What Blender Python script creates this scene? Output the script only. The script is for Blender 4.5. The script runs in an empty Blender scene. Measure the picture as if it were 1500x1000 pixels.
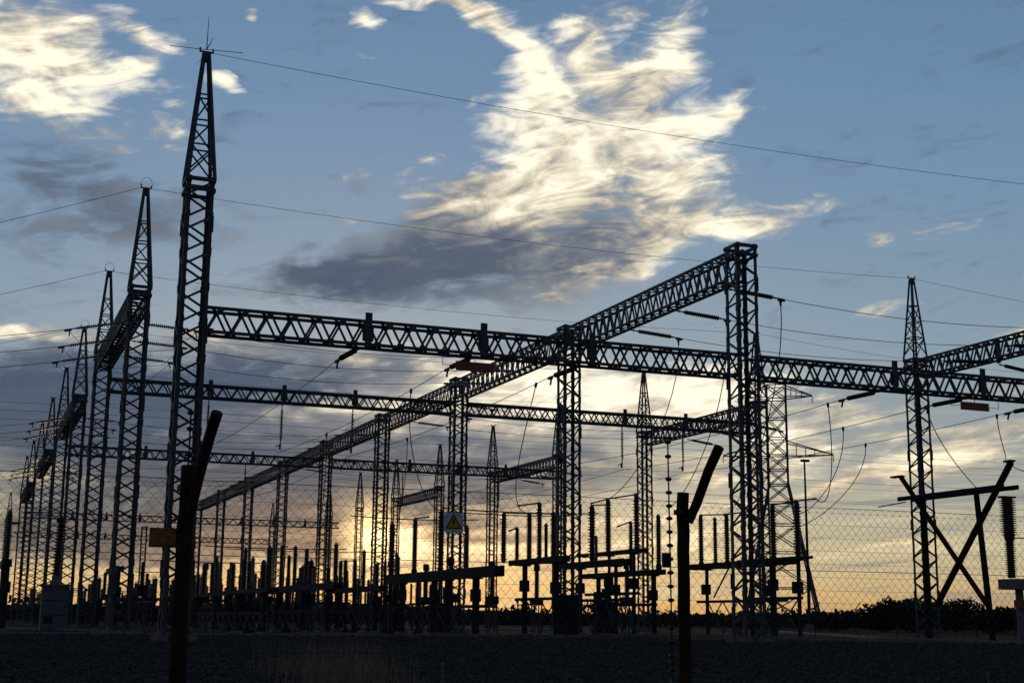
import bpy, math, random
import numpy as np
from mathutils import Vector, Matrix
random.seed(7); rng = np.random.default_rng(7)
S = bpy.context.scene
COL = S.collection
rad = math.radians

# ------------------------------------------------------------------ camera
# world axes: +X runs along the cross girders, +Y runs away along the tower rows
PITCH, ROLL, YAW, FPX, EYE = 0.1987, 0.0099, 0.3731, 2025.65, 1.2
cp, sp, cy, sy, cr, sr = (math.cos(PITCH), math.sin(PITCH), math.cos(YAW), math.sin(YAW), math.cos(ROLL), math.sin(ROLL))
fwd = Vector((sy*cp, cy*cp, sp)); rgt = Vector((cy, -sy, 0)); upv = rgt.cross(fwd)
R_ = rgt*cr + upv*sr; U_ = upv*cr - rgt*sr
cd = bpy.data.cameras.new('camera'); cam = bpy.data.objects.new('camera', cd); COL.objects.link(cam)
cd.sensor_width = 36; cd.lens = FPX*36/1500; cd.clip_start = 0.1; cd.clip_end = 20000
cam.matrix_world = Matrix(((R_.x, U_.x, -fwd.x, 0), (R_.y, U_.y, -fwd.y, 0), (R_.z, U_.z, -fwd.z, EYE), (0, 0, 0, 1)))
S.camera = cam
S.view_settings.view_transform = 'Standard'; S.view_settings.look = 'None'
S.view_settings.exposure = 0.0; S.view_settings.gamma = 1.0; S.view_settings.use_curve_mapping = False
S.cycles.max_bounces = 4; S.cycles.diffuse_bounces = 2; S.cycles.glossy_bounces = 2

def sky_dir(px, py):
    """azimuth and elevation (both in radians x 2066) of a direction, measured from the camera heading"""
    X, Y = px-750, py-500
    X, Y = cr*X+sr*Y, -sr*X+cr*Y
    r, u = X/FPX, -Y/FPX
    d, z = cp-u*sp, sp+u*cp
    return math.atan2(r, d)*2066, math.atan2(z, math.hypot(r, d))*2066

# ------------------------------------------------------------------ sun
SUN_U, SUN_V = sky_dir(548, 782)
sun_az = YAW + SUN_U/2066; sun_el = SUN_V/2066
sl = bpy.data.lights.new('sun', 'SUN'); so = bpy.data.objects.new('sun', sl); COL.objects.link(so)
sl.energy = 0.3; sl.angle = rad(3.0); sl.color = (1.0, 0.62, 0.30)
so.rotation_euler = (-Vector((math.sin(sun_az)*math.cos(sun_el), math.cos(sun_az)*math.cos(sun_el), math.sin(sun_el)))).to_track_quat('-Z', 'Y').to_euler()

# ------------------------------------------------------------------ sky
W = bpy.data.worlds.new('World'); S.world = W; W.use_nodes = True; W.cycles.sampling_method = 'MANUAL'; W.cycles.sample_map_resolution = 512
nt = W.node_tree; nt.nodes.clear()
def nd(t, **kw):
    n = nt.nodes.new(t)
    for k, v in kw.items(): setattr(n, k, v)
    return n
def setin(n, i, v):
    if isinstance(v, bpy.types.NodeSocket): nt.links.new(v, n.inputs[i])
    else: n.inputs[i].default_value = v
def M(op, a, b=0.0, c=0.0, clamp=False):
    n = nd('ShaderNodeMath', operation=op, use_clamp=clamp); setin(n, 0, a); setin(n, 1, b); setin(n, 2, c); return n.outputs[0]
def VM(op, a, b=(0, 0, 0)):
    n = nd('ShaderNodeVectorMath', operation=op); setin(n, 0, a); setin(n, 1, b)
    return n.outputs['Value'] if op in ('LENGTH', 'DOT_PRODUCT', 'DISTANCE') else n.outputs[0]
def SM(x, a, b, lo=0.0, hi=1.0):
    n = nd('ShaderNodeMapRange', interpolation_type='SMOOTHSTEP'); setin(n, 0, x); setin(n, 1, a); setin(n, 2, b); setin(n, 3, lo); setin(n, 4, hi); return n.outputs[0]
def MIX(f, a, b, mode='MIX'):
    n = nd('ShaderNodeMix', data_type='RGBA', blend_type=mode)
    setin(n, 0, f); setin(n, 6, a if isinstance(a, bpy.types.NodeSocket) else (*a, 1)); setin(n, 7, b if isinstance(b, bpy.types.NodeSocket) else (*b, 1)); return n.outputs[2]
def RAMP(x, stops):
    n = nd('ShaderNodeValToRGB'); e = n.color_ramp.elements
    while len(e) < len(stops): e.new(0.5)
    for el, (p, c) in zip(e, stops): el.position = p; el.color = (*c, 1)
    setin(n, 0, x); return n.outputs[0]
def NOISE(vec, scale, detail=6, rough=0.55, dist=0.0):
    n = nd('ShaderNodeTexNoise'); setin(n, 'Vector', vec); setin(n, 'Scale', scale); setin(n, 'Detail', detail); setin(n, 'Roughness', rough); setin(n, 'Distortion', dist); return n.outputs[0]
tc = nd('ShaderNodeTexCoord'); D = VM('NORMALIZE', tc.outputs['Generated'])
sep = nd('ShaderNodeSeparateXYZ'); nt.links.new(D, sep.inputs[0]); dx, dy, dz = sep.outputs
rr = M('SUBTRACT', M('MULTIPLY', dx, cy), M('MULTIPLY', dy, sy)); ff = M('ADD', M('MULTIPLY', dx, sy), M('MULTIPLY', dy, cy))
u0 = M('MULTIPLY', M('ARCTAN2', rr, ff), 2066.0)
v0 = M('MULTIPLY', M('ARCSINE', dz), 2066.0)
cmb = nd('ShaderNodeCombineXYZ'); nt.links.new(rr, cmb.inputs[0]); nt.links.new(ff, cmb.inputs[1]); nt.links.new(M('MULTIPLY', dz, 2.0), cmb.inputs[2]); P3 = cmb.outputs[0]
cmb3 = nd('ShaderNodeCombineXYZ'); nt.links.new(M('ADD', rr, M('MULTIPLY', dz, 0.9)), cmb3.inputs[0]); nt.links.new(ff, cmb3.inputs[1]); nt.links.new(M('ADD', M('MULTIPLY', rr, -0.9), M('MULTIPLY', dz, 4.4)), cmb3.inputs[2]); PS = cmb3.outputs[0]
# warp the cloud outlines
def WARP(vec, scale, det, au, av, u, v):
    w1 = nd('ShaderNodeTexNoise'); setin(w1, 'Vector', vec); setin(w1, 'Scale', scale); setin(w1, 'Detail', det); setin(w1, 'Roughness', 0.6)
    ws = nd('ShaderNodeSeparateColor'); nt.links.new(w1.outputs['Color'], ws.inputs[0])
    return M('MULTIPLY_ADD', M('SUBTRACT', ws.outputs[0], 0.5), au, u), M('MULTIPLY_ADD', M('SUBTRACT', ws.outputs[1], 0.5), av, v)
uu, vv = WARP(P3, 15.0, 3.0, 130.0, 70.0, u0, v0)
cm2 = nd('ShaderNodeCombineXYZ'); nt.links.new(uu, cm2.inputs[0]); nt.links.new(vv, cm2.inputs[1]); UV = cm2.outputs[0]
# clouds: place, half sizes, tilt, thickness, tone (0 slate shade ... 1 sunlit)
BLOBS = [
 # bright feathered cloud, top centre
 (690, 12, 100, 14, -12, .65, .78), (735, 38, 66, 16, -26, .8, .9), (775, 72, 26, 40, 22, .7, .86), (850, 50, 30, 50, -14, .8, .86), (880, 92, 40, 44, 24, .8, .86), (915, 8, 44, 22, 34, .6, .76), (985, 66, 50, 62, 14, .8, .8), (955, 120, 60, 44, 20, .75, .84),
 (785, 118, 50, 50, -12, .85, .92), (890, 140, 105, 46, 0, .8, .88), (775, 190, 76, 52, 0, .85, .96), (880, 205, 135, 46, 8, .85, .92), (1000, 190, 110, 28, 16, .9, 1.0), (1075, 165, 40, 16, 30, .5, .9), (880, 256, 155, 44, 4, .8, .88),
 (730, 285, 115, 42, 8, .75, .68), (680, 300, 125, 36, 0, .8, .6), (640, 330, 110, 26, 0, .7, .4), (850, 312, 150, 42, 0, .85, .46), (1010, 270, 80, 50, 8, .8, .76), (1060, 338, 100, 24, 12, .8, .95), (1130, 312, 70, 22, 14, .45, .72), (960, 340, 110, 26, 10, .75, .58), (1190, 300, 40, 16, 20, .3, .6),
 (590, 398, 190, 44, 6, .8, .10), (740, 380, 170, 44, 4, .8, .18), (660, 350, 140, 30, 6, .55, .34), (500, 408, 100, 26, 0, .65, .08), (850, 372, 120, 34, 8, .75, .40), (800, 425, 150, 32, 10, .6, .38), (580, 440, 150, 20, 0, .45, .24), (930, 375, 90, 26, 16, .7, .75), (700, 440, 130, 24, 0, .4, .34),
 # top left puffs
 (40, 110, 100, 46, -14, .9, .95), (150, 105, 95, 34, -10, .85, .97), (215, 92, 44, 18, 20, .75, 1.0), (30, 40, 95, 46, -20, .75, .66), (120, 30, 70, 30, -24, .6, .75), (205, 42, 66, 17, -25, .8, .88), (20, 150, 60, 26, 0, .55, .85), (128, 160, 50, 15, 0, .55, .78), (90, 195, 150, 20, -4, .42, .5), (215, 195, 60, 16, 0, .35, .55), (235, 150, 22, 9, 0, .35, .7),
 # faint grey streaks, left
 (60, 250, 105, 44, -8, .5, .14), (165, 285, 120, 46, -14, .5, .17), (50, 335, 120, 40, 0, .45, .16), (210, 330, 110, 44, 0, .42, .20), (330, 300, 90, 50, -20, .22, .22), (512, 275, 27, 36, -20, .6, .40), (420, 400, 50, 20, 0, .35, .18),
 # small puffs
 (600, 6, 150, 11, -3, .65, .8), (530, 36, 22, 10, 0, .75, .92), (362, 30, 19, 13, 0, .85, .92), (324, 122, 24, 16, 0, .85, .95), (637, 238, 22, 12, 0, .6, .85), (557, 85, 18, 8, 0, .5, .85), (1295, 450, 50, 14, 0, .6, .62), (1490, 478, 50, 15, 0, .6, .6), (1320, 350, 80, 16, 0, .3, .45),
 # dark bank, left
 (150, 560, 240, 50, 0, 1.1, .02), (430, 552, 190, 40, 0, 1.0, .12), (60, 620, 190, 60, 0, 1.1, .03), (330, 640, 260, 60, 0, 1.0, .12), (470, 700, 280, 48, 0, .95, .18), (130, 720, 240, 44, 0, .95, .14), (330, 770, 300, 44, 0, .95, .18), (110, 790, 200, 36, 0, .9, .2), (660, 715, 230, 44, 0, .9, .24), (720, 665, 180, 32, 0, .85, .28), (880, 690, 150, 28, 0, .7, .36), (560, 660, 170, 32, 0, .85, .28), (300, 815, 260, 18, 0, .6, .24),
 (60, 488, 150, 12, 0, .8, .62), (330, 508, 140, 11, 0, .75, .52), (560, 528, 130, 26, 0, .8, .56), (420, 610, 120, 20, 8, .85, .66), (570, 604, 100, 24, 0, .9, .82), (40, 690, 90, 18, 0, .9, .74), (180, 712, 60, 9, 0, .5, .6), (640, 735, 70, 7, 0, .5, .4),
 # bright bank behind the middle towers
 (880, 560, 200, 36, -3, .95, 1.0), (740, 560, 140, 40, 0, .9, .86), (990, 600, 150, 32, 0, .9, .84), (680, 612, 110, 26, 0, .85, .72), (1060, 560, 90, 30, 0, .8, .75), (880, 620, 170, 30, 0, .7, .70),
 # cream heaps, lower right
 (1180, 640, 110, 44, 0, .8, .74), (1225, 596, 90, 22, -8, .8, .70), (1420, 660, 140, 26, 8, .75, .70), (1490, 625, 70, 22, 10, .6, .6), (1230, 712, 150, 11, 9, .7, .70), (1060, 690, 140, 22, 6, .6, .6), (1350, 705, 130, 14, 4, .5, .6), (1380, 585, 60, 16, 0, .35, .45), (1150, 735, 160, 10, 5, .4, .5), (1330, 640, 80, 24, 0, .3, .42),
 # bands low over the horizon
 (585, 790, 46, 26, 0, .9, 1.0), (560, 830, 60, 20, 0, .7, .95), (470, 770, 90, 16, 0, .8, .22), (640, 768, 80, 12, 0, .8, .3), (660, 805, 90, 8, 0, .7, .95), (420, 835, 120, 8, 0, .4, .4), (800, 790, 120, 10, 4, .6, .4), (860, 830, 160, 9, 0, .4, .42), (1150, 780, 180, 10, 3, .45, .5), (1380, 790, 150, 9, 4, .4, .52), (250, 845, 160, 9, 0, .4, .3), (640, 790, 120, 10, 0, .75, .34), (490, 812, 100, 12, -6, .75, .36), (700, 815, 150, 22, 0, .7, .80), (900, 765, 140, 12, 0, .45, .66), (960, 800, 220, 26, 0, .45, .74), (440, 795, 90, 9, 4, .55, .32), (730, 765, 80, 9, 0, .55, .34),
]
BL = [(*sky_dir(b_[0], b_[1]), b_[2]*1.55, b_[3]*1.55, rad(b_[4]), b_[5], b_[6]) for b_ in BLOBS]
n1 = NOISE(P3, 19.0, 5, 0.56, 0.9); n2 = NOISE(PS, 15.0, 6, 0.56, 1.5); n3 = NOISE(P3, 5.0, 3, 0.5)
n0 = NOISE(P3, 50.0, 4, 0.6)
fb = M('ADD', M('MULTIPLY', M('MULTIPLY_ADD', M('SUBTRACT', n0, 0.5), 0.22, M('SUBTRACT', n1, 0.5)), SM(v0, 250.0, 560.0, 0.75, 1.1)), M('MULTIPLY', M('SUBTRACT', n2, 0.5), 1.0))
# thin level streaks low in the sky
cmL = nd('ShaderNodeCombineXYZ'); nt.links.new(rr, cmL.inputs[0]); nt.links.new(ff, cmL.inputs[1]); nt.links.new(M('MULTIPLY_ADD', rr, -.9, M('MULTIPLY', dz, 13.0)), cmL.inputs[2])
nL = NOISE(cmL.outputs[0], 5.0, 5, 0.6, 0.3)
low = M('MULTIPLY', SM(v0, 390.0, 200.0), SM(v0, -10.0, 60.0))
fb = M('ADD', fb, M('MULTIPLY', M('MULTIPLY', low, M('SUBTRACT', nL, 0.49)), 1.0))
far = M('ADD', SM(M('ABSOLUTE', u0), 900.0, 1300.0), SM(v0, 960.0, 1300.0), clamp=True)
gen = M('MULTIPLY', M('MULTIPLY', SM(n3, 0.52, 0.75), 0.55), far)          # stray cloud over the rest of the sky
# clear sky: Nishita under the thick low air of the evening
sk = nd('ShaderNodeTexSky', sky_type='NISHITA'); sk.sun_disc = False; sk.sun_elevation = sun_el; sk.sun_rotation = sun_az
sk.air_density = 1.0; sk.dust_density = 1.5; sk.ozone_density = 2.0
skc = MIX(1.0, sk.outputs[0], (.10, .10, .10), 'MULTIPLY')
sd = Vector((math.sin(sun_az)*math.cos(sun_el), math.cos(sun_az)*math.cos(sun_el), math.sin(sun_el)))
cosg = VM('DOT_PRODUCT', D, tuple(sd))
toward = SM(cosg, -0.2, 0.97)
el = M('DIVIDE', v0, 2066*math.pi/2, clamp=True)
near = RAMP(el, [(0.0, (.62, .37, .15)), (0.010, (.61, .43, .20)), (0.026, (.58, .51, .32)), (0.052, (.42, .43, .365)), (0.08, (.285, .342, .37)), (0.12, (.24, .34, .43)), (0.17, (.195, .312, .445)), (0.24, (.15, .27, .445)), (0.5, (.07, .13, .25)), (1.0, (.04, .075, .145))])
away = RAMP(el, [(0.0, (.075, .08, .10)), (0.10, (.075, .085, .115)), (0.25, (.06, .085, .135)), (1.0, (.04, .075, .145))])
clear = MIX(0.12, MIX(toward, away, near), skc)
streak = RAMP(nL, [(0.30, (.20, .21, .23)), (0.47, (.36, .34, .30)), (0.56, (.66, .57, .38)), (0.70, (.88, .74, .46))])
clear = MIX(M('MULTIPLY', M('MULTIPLY', low, toward), M('MULTIPLY', SM(M('ABSOLUTE', M('SUBTRACT', nL, .48)), .0, .14), .62)), clear, streak)
warm = SM(cosg, 0.2, 0.9); lowtint = SM(v0, 330.0, 40.0)
# veiled sun
gu = M('DIVIDE', M('SUBTRACT', M('MULTIPLY_ADD', uu, .15, M('MULTIPLY', u0, .85)), SUN_U), 34.0); gv = M('DIVIDE', M('SUBTRACT', M('MULTIPLY_ADD', vv, .15, M('MULTIPLY', v0, .85)), SUN_V), 34.0)
glow = M('POWER', 2.718, M('MULTIPLY', M('ADD', M('MULTIPLY', gu, gu), M('MULTIPLY', gv, gv)), -1.0))
gu2 = M('DIVIDE', M('SUBTRACT', u0, SUN_U), 330.0); gv2 = M('DIVIDE', M('SUBTRACT', v0, SUN_V-20), 70.0)
glow2 = M('POWER', 2.718, M('MULTIPLY', M('ADD', M('MULTIPLY', gu2, gu2), M('MULTIPLY', gv2, gv2)), -1.0))
gm = M('MULTIPLY_ADD', fb, 1.6, 0.8, clamp=True)
glowc = MIX(1.0, MIX(M('MULTIPLY', glow, gm), (0, 0, 0), (2.8, 1.9, .75)), MIX(M('MULTIPLY', glow2, gm), (0, 0, 0), (.28, .125, .02)), 'ADD')
below = SM(dz, -0.02, -0.05)
def group(name, ins, outs):
    gt = bpy.data.node_groups.new(name, 'ShaderNodeTree')
    for n_, ty in ins: gt.interface.new_socket(n_, in_out='INPUT', socket_type=ty)
    for n_, ty in outs: gt.interface.new_socket(n_, in_out='OUTPUT', socket_type=ty)
    return gt, gt.nodes.new('NodeGroupInput'), gt.nodes.new('NodeGroupOutput')
FL, VE, CO = 'NodeSocketFloat', 'NodeSocketVector', 'NodeSocketColor'
top = nt
# one cloud: adds its thickness and its tone to what is there already
G_CLOUD, gi, go = group('cloud', [('D', FL), ('T', FL), ('UV', VE), ('place', VE), ('turn', VE), ('size', VE), ('A', FL), ('tone', FL)], [('D', FL), ('T', FL)])
nt = G_CLOUD
ch = nd('ShaderNodeVectorMath', operation='MULTIPLY_ADD'); setin(ch, 0, gi.outputs[1]); ch.inputs[1].default_value = (1e-7, 1e-7, 0); setin(ch, 2, gi.outputs[2])   # one cloud after the other
mp = nd('ShaderNodeMapping', vector_type='TEXTURE'); setin(mp, 0, ch.outputs[0]); setin(mp, 1, gi.outputs[3]); setin(mp, 2, gi.outputs[4]); setin(mp, 3, gi.outputs[5])
w = SM(VM('LENGTH', mp.outputs[0]), 1.0, 0.0, 0.0, gi.outputs[6])
setin(go, 0, M('ADD', gi.outputs[0], w)); setin(go, 1, M('MULTIPLY_ADD', w, gi.outputs[7], gi.outputs[1]))
# thickness and tone to colour
G_COL, gi, go = group('cloud_colour', [('D', FL), ('T', FL), ('fb', FL), ('clear', CO), ('glow', CO), ('warm', FL), ('lowtint', FL), ('below', FL)], [('colour', CO)])
nt = G_COL
Dn, Tn, fb_, clear_, glow_, warm_, low_, below_ = gi.outputs[:8]
tone = M('DIVIDE', Tn, M('MAXIMUM', Dn, 0.05))
dens = M('ADD', M('MINIMUM', Dn, 1.15), M('MULTIPLY', fb_, 1.5))
alpha = SM(dens, 0.06, 1.12)
tone = M('ADD', tone, M('MULTIPLY', M('MULTIPLY', fb_, 1.3), SM(tone, 0.0, 0.6, 0.24, 1.0)), clamp=True)
cc = RAMP(tone, [(0.0, (.060, .090, .150)), (0.18, (.100, .120, .165)), (0.36, (.21, .225, .25)), (0.56, (.46, .42, .35)), (0.78, (.82, .73, .55)), (1.0, (1.15, 1.06, .84))])
cc = MIX(warm_, MIX(1.0, cc, (.22, .23, .27), 'MULTIPLY'), cc)
cc = MIX(low_, cc, MIX(1.0, cc, (1.10, .90, .64), 'MULTIPLY'))
col = MIX(M('MULTIPLY', alpha, 0.97), clear_, cc)
col = MIX(1.0, col, glow_, 'ADD')
setin(go, 0, MIX(below_, col, (.03, .03, .03)))
nt = top
def sky_cell(bl):
    """background for one patch of the sky, with only the clouds that reach it"""
    Dn = gen; Tn = M('MULTIPLY', gen, 0.25)
    for (bu, bv, rx, ry, rot, A, t) in bl:
        c_ = nd('ShaderNodeGroup'); c_.node_tree = G_CLOUD
        for i, v_ in enumerate((Dn, Tn, UV, (bu, bv, 0), (0, 0, rot), (rx, ry, 1), A, t)): setin(c_, i, v_)
        Dn, Tn = c_.outputs[0], c_.outputs[1]
    c_ = nd('ShaderNodeGroup'); c_.node_tree = G_COL
    for i, v_ in enumerate((Dn, Tn, fb, clear, glowc, warm, lowtint, below)): setin(c_, i, v_)
    bg = nd('ShaderNodeBackground'); nt.links.new(c_.outputs[0], bg.inputs[0]); bg.inputs[1].default_value = 1.0
    return bg.outputs[0]
def reach(b_, u1, u2, v1, v2):
    bu, bv, rx, ry, rot = b_[:5]
    eu = math.hypot(rx*math.cos(rot), ry*math.sin(rot))+80; ev = math.hypot(rx*math.sin(rot), ry*math.cos(rot))+42
    return bu+eu > u1 and bu-eu < u2 and bv+ev > v1 and bv-ev < v2
def split(bl, u1, u2, v1, v2, depth):
    bl = [b_ for b_ in bl if reach(b_, u1, u2, v1, v2)]
    if depth == 0 or len(bl) < 7: return sky_cell(bl)
    n = nd('ShaderNodeMixShader')
    if (u2-u1) > (v2-v1)*1.6:
        m = (u1+u2)/2; f = M('GREATER_THAN', u0, m); A_, B_ = split(bl, u1, m, v1, v2, depth-1), split(bl, m, u2, v1, v2, depth-1)
    else:
        m = (v1+v2)/2; f = M('GREATER_THAN', v0, m); A_, B_ = split(bl, u1, u2, v1, m, depth-1), split(bl, u1, u2, m, v2, depth-1)
    nt.links.new(f, n.inputs[0]); nt.links.new(A_, n.inputs[1]); nt.links.new(B_, n.inputs[2]); return n.outputs[0]
inner = split(BL, -1100, 1100, -20, 1000, 3)
inview = M('MULTIPLY', M('LESS_THAN', M('ABSOLUTE', u0), 1100.0), M('MULTIPLY', M('GREATER_THAN', v0, -20.0), M('LESS_THAN', v0, 1000.0)))
n = nd('ShaderNodeMixShader'); nt.links.new(inview, n.inputs[0]); nt.links.new(sky_cell([b_ for b_ in BL if reach(b_, -9e9, -1100, -9e9, 9e9) or reach(b_, 1100, 9e9, -9e9, 9e9) or reach(b_, -9e9, 9e9, 1000, 9e9)]), n.inputs[1]); nt.links.new(inner, n.inputs[2])
wo = nd('ShaderNodeOutputWorld'); nt.links.new(n.outputs[0], wo.inputs[0])

# ------------------------------------------------------------------ materials
def mat(name, base, rough=0.6, metal=0.0, var=0.35, scale=6.0, bump=0.0, bscale=None, second=None):
    m = bpy.data.materials.new(name); m.use_nodes = True; t = m.node_tree; b = t.nodes['Principled BSDF']
    b.inputs['Roughness'].default_value = rough; b.inputs['Metallic'].default_value = metal
    c = t.nodes.new('ShaderNodeTexCoord'); n = t.nodes.new('ShaderNodeTexNoise'); n.inputs['Scale'].default_value = scale; n.inputs['Detail'].default_value = 6
    t.links.new(c.outputs['Object'], n.inputs['Vector'])
    r = t.nodes.new('ShaderNodeValToRGB'); e = r.color_ramp.elements
    lo = second or tuple(x*(1-var) for x in base); e[0].position = .3; e[1].position = .7
    e[0].color = (*lo, 1); e[1].color = (*[min(1, x*(1+var*.6)) for x in base], 1)
    t.links.new(n.outputs[0], r.inputs[0]); t.links.new(r.outputs[0], b.inputs['Base Color'])
    if bump:
        n2 = t.nodes.new('ShaderNodeTexNoise'); n2.inputs['Scale'].default_value = bscale or scale*4; n2.inputs['Detail'].default_value = 5
        t.links.new(c.outputs['Object'], n2.inputs['Vector'])
        bp = t.nodes.new('ShaderNodeBump'); bp.inputs['Strength'].default_value = bump; t.links.new(n2.outputs[0], bp.inputs['Height']); t.links.new(bp.outputs[0], b.inputs['Normal'])
    return m
STEEL = mat('weathered_steel', (.075, .082, .088), .6, 0.15, .4, 2.5)
STEEL2 = mat('painted_steel', (.036, .039, .041), .7, 0.0, .35, 3)
WIRE = mat('aluminium_conductor', (.04, .04, .04), .7, .1, .2, 4)
PORC = mat('brown_porcelain', (.045, .025, .018), .25, 0, .3, 8)
CONC = mat('concrete', (.24, .235, .225), .9, 0, .25, 3, .3)
PLINTH = mat('grey_painted_plinth', (.15, .17, .19), .75, 0, .2, 2, .1)
TIMBER = mat('creosoted_timber', (.055, .03, .019), .85, 0, .5, 5, .6, 30)
RED = mat('red_sign_paint', (.36, .075, .035), .5, 0, .25, 3)
YEL = mat('yellow_sign_paint', (.80, .46, .02), .5, 0, .12, 8)
ORA = mat('faded_orange_sign', (.46, .20, .015), .6, 0, .45, 22, second=(.20, .085, .01))
WHT = mat('white_sign_paint', (.88, .91, .93), .5, 0, .06, 8)
BLK = mat('black_paint', (.01, .01, .01), .5, 0, .1, 8)
LEAF = mat('dark_leaves', (.045, .055, .022), .8, 0, .5, .6)
BARK = mat('bark', (.06, .045, .03), .9, 0, .4, 4, .4)
DRY = mat('dry_grass', (.34, .26, .15), .9, 0, .4, 3)
STONE = mat('crushed_stone', (.062, .06, .057), .8, 0, .8, 1.7)
HILLM = mat('distant_scrub', (.05, .05, .045), .95, 0, .3, .01)

gm_ = bpy.data.materials.new('gravel_ground'); gm_.use_nodes = True; t = gm_.node_tree; b = t.nodes['Principled BSDF']; b.inputs['Roughness'].default_value = .95
c = t.nodes.new('ShaderNodeTexCoord')
vo = t.nodes.new('ShaderNodeTexVoronoi'); vo.inputs['Scale'].default_value = 9.0; t.links.new(c.outputs['Object'], vo.inputs['Vector'])
ns = t.nodes.new('ShaderNodeTexNoise'); ns.inputs['Scale'].default_value = .12; ns.inputs['Detail'].default_value = 7; t.links.new(c.outputs['Object'], ns.inputs['Vector'])
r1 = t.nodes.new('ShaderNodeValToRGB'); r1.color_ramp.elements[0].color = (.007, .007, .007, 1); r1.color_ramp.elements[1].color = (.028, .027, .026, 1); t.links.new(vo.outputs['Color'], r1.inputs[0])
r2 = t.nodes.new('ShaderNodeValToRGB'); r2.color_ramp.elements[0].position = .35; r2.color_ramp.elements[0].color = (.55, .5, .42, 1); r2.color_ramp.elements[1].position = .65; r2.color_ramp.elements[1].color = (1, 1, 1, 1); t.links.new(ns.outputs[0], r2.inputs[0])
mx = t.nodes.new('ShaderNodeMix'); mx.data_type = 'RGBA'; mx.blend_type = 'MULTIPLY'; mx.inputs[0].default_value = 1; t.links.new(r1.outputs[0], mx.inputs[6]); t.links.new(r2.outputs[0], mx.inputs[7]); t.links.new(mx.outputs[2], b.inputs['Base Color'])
bp = t.nodes.new('ShaderNodeBump'); bp.inputs['Strength'].default_value = .9; bp.inputs['Distance'].default_value = .08; t.links.new(vo.outputs['Distance'], bp.inputs['Height']); t.links.new(bp.outputs[0], b.inputs['Normal'])

for m_ in (gm_, STONE, CONC, HILLM, LEAF, DRY, BARK, TIMBER, STEEL2): m_.node_tree.nodes['Principled BSDF'].inputs['Specular IOR Level'].default_value = .08

# ------------------------------------------------------------------ mesh helpers
class MB:
    def __init__(s): s.v = []; s.f = []
    def add(s, vs, fs):
        o = len(s.v); s.v.extend([tuple(p) for p in vs]); s.f.extend([tuple(i+o for i in f) for f in fs]); return s
    def box(s, c, size, m=None):
        x, y, z = (d/2 for d in size); c = Vector(c)
        vs = [Vector(p) for p in ((-x,-y,-z),(x,-y,-z),(x,y,-z),(-x,y,-z),(-x,-y,z),(x,-y,z),(x,y,z),(-x,y,z))]
        if m is not None: vs = [m @ p for p in vs]
        return s.add([p+c for p in vs], [(0,3,2,1),(4,5,6,7),(0,1,5,4),(1,2,6,5),(2,3,7,6),(3,0,4,7)])
    def bar(s, a, b, w, h=None, up=(0, 0, 1)):
        a, b = Vector(a), Vector(b); h = h or w; d = b-a; L = d.length
        return s.box((a+b)/2, (L, w, h), frame(d, up))
    def tube(s, pts, r, n=6, cap=True):
        pts = [Vector(p) for p in pts]; rs = r if isinstance(r, (list, tuple)) else [r]*len(pts); vs = []; fs = []
        for i, p in enumerate(pts):
            d = (pts[min(i+1, len(pts)-1)]-pts[max(i-1, 0)]); f = frame(d, (0.13, 0.21, 1) if abs(d.normalized().z) < .97 else (1, 0.1, 0))
            for k in range(n):
                a = 2*math.pi*k/n; vs.append(p+f @ Vector((0, math.cos(a)*rs[i], math.sin(a)*rs[i])))
        for i in range(len(pts)-1):
            for k in range(n): fs.append((i*n+k, i*n+(k+1) % n, (i+1)*n+(k+1) % n, (i+1)*n+k))
        if cap: fs.append(tuple(range(n-1, -1, -1))); fs.append(tuple((len(pts)-1)*n+k for k in range(n)))
        return s.add(vs, fs)
    def lathe(s, prof, n=10, axis='Z', o=(0, 0, 0)):
        vs = []; fs = []; o = Vector(o)
        for r, z in prof:
            for k in range(n):
                a = 2*math.pi*k/n; c_, s_ = r*math.cos(a), r*math.sin(a)
                vs.append(o+Vector((c_, s_, z) if axis == 'Z' else (z, c_, s_) if axis == 'X' else (c_, z, s_)))
        for i in range(len(prof)-1):
            for k in range(n): fs.append((i*n+k, i*n+(k+1) % n, (i+1)*n+(k+1) % n, (i+1)*n+k))
        fs.append(tuple(range(n-1, -1, -1))); fs.append(tuple((len(prof)-1)*n+k for k in range(n)))
        return s.add(vs, fs)
    def mesh(s, name, m, smooth=False):
        me = bpy.data.meshes.new(name); me.from_pydata(s.v, [], s.f); me.materials.append(m); me.update()
        if smooth: me.shade_smooth()
        return me
def frame(d, up=(0, 0, 1)):
    d = Vector(d).normalized(); up = Vector(up)
    if abs(d.dot(up.normalized())) > .995: up = Vector((1, 0, 0))
    y = up.cross(d).normalized(); z = d.cross(y)
    return Matrix((d, y, z)).transposed()
def ob(name, data, parent=None, mtx=None):
    o = bpy.data.objects.new(name, data); COL.objects.link(o)
    if parent is not None: o.parent = parent
    if mtx is not None: o.matrix_basis = mtx
    return o
def tag(o, label=None, cat=None, group=None, kind=None):
    if label: o['label'] = label
    if cat: o['category'] = cat
    if group: o['group'] = group
    if kind: o['kind'] = kind
    return o
def thing(name, label, cat, loc=(0, 0, 0), rotz=0, group=None):
    o = bpy.data.objects.new(name, None); COL.objects.link(o); o.location = loc; o.rotation_euler = (0, 0, rotz); o.empty_display_size = .2
    return tag(o, label, cat, group, 'thing')
def part(name, mb, m, parent, smooth=False, stuff=False, loc=None):
    o = ob(name, mb.mesh(name, m, smooth), parent)
    if loc: o.location = loc
    if stuff: o['kind'] = 'stuff'
    return o
UNIT = MB().box((.5, 0, 0), (1, 1, 1)).mesh('bar', STEEL)
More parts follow.
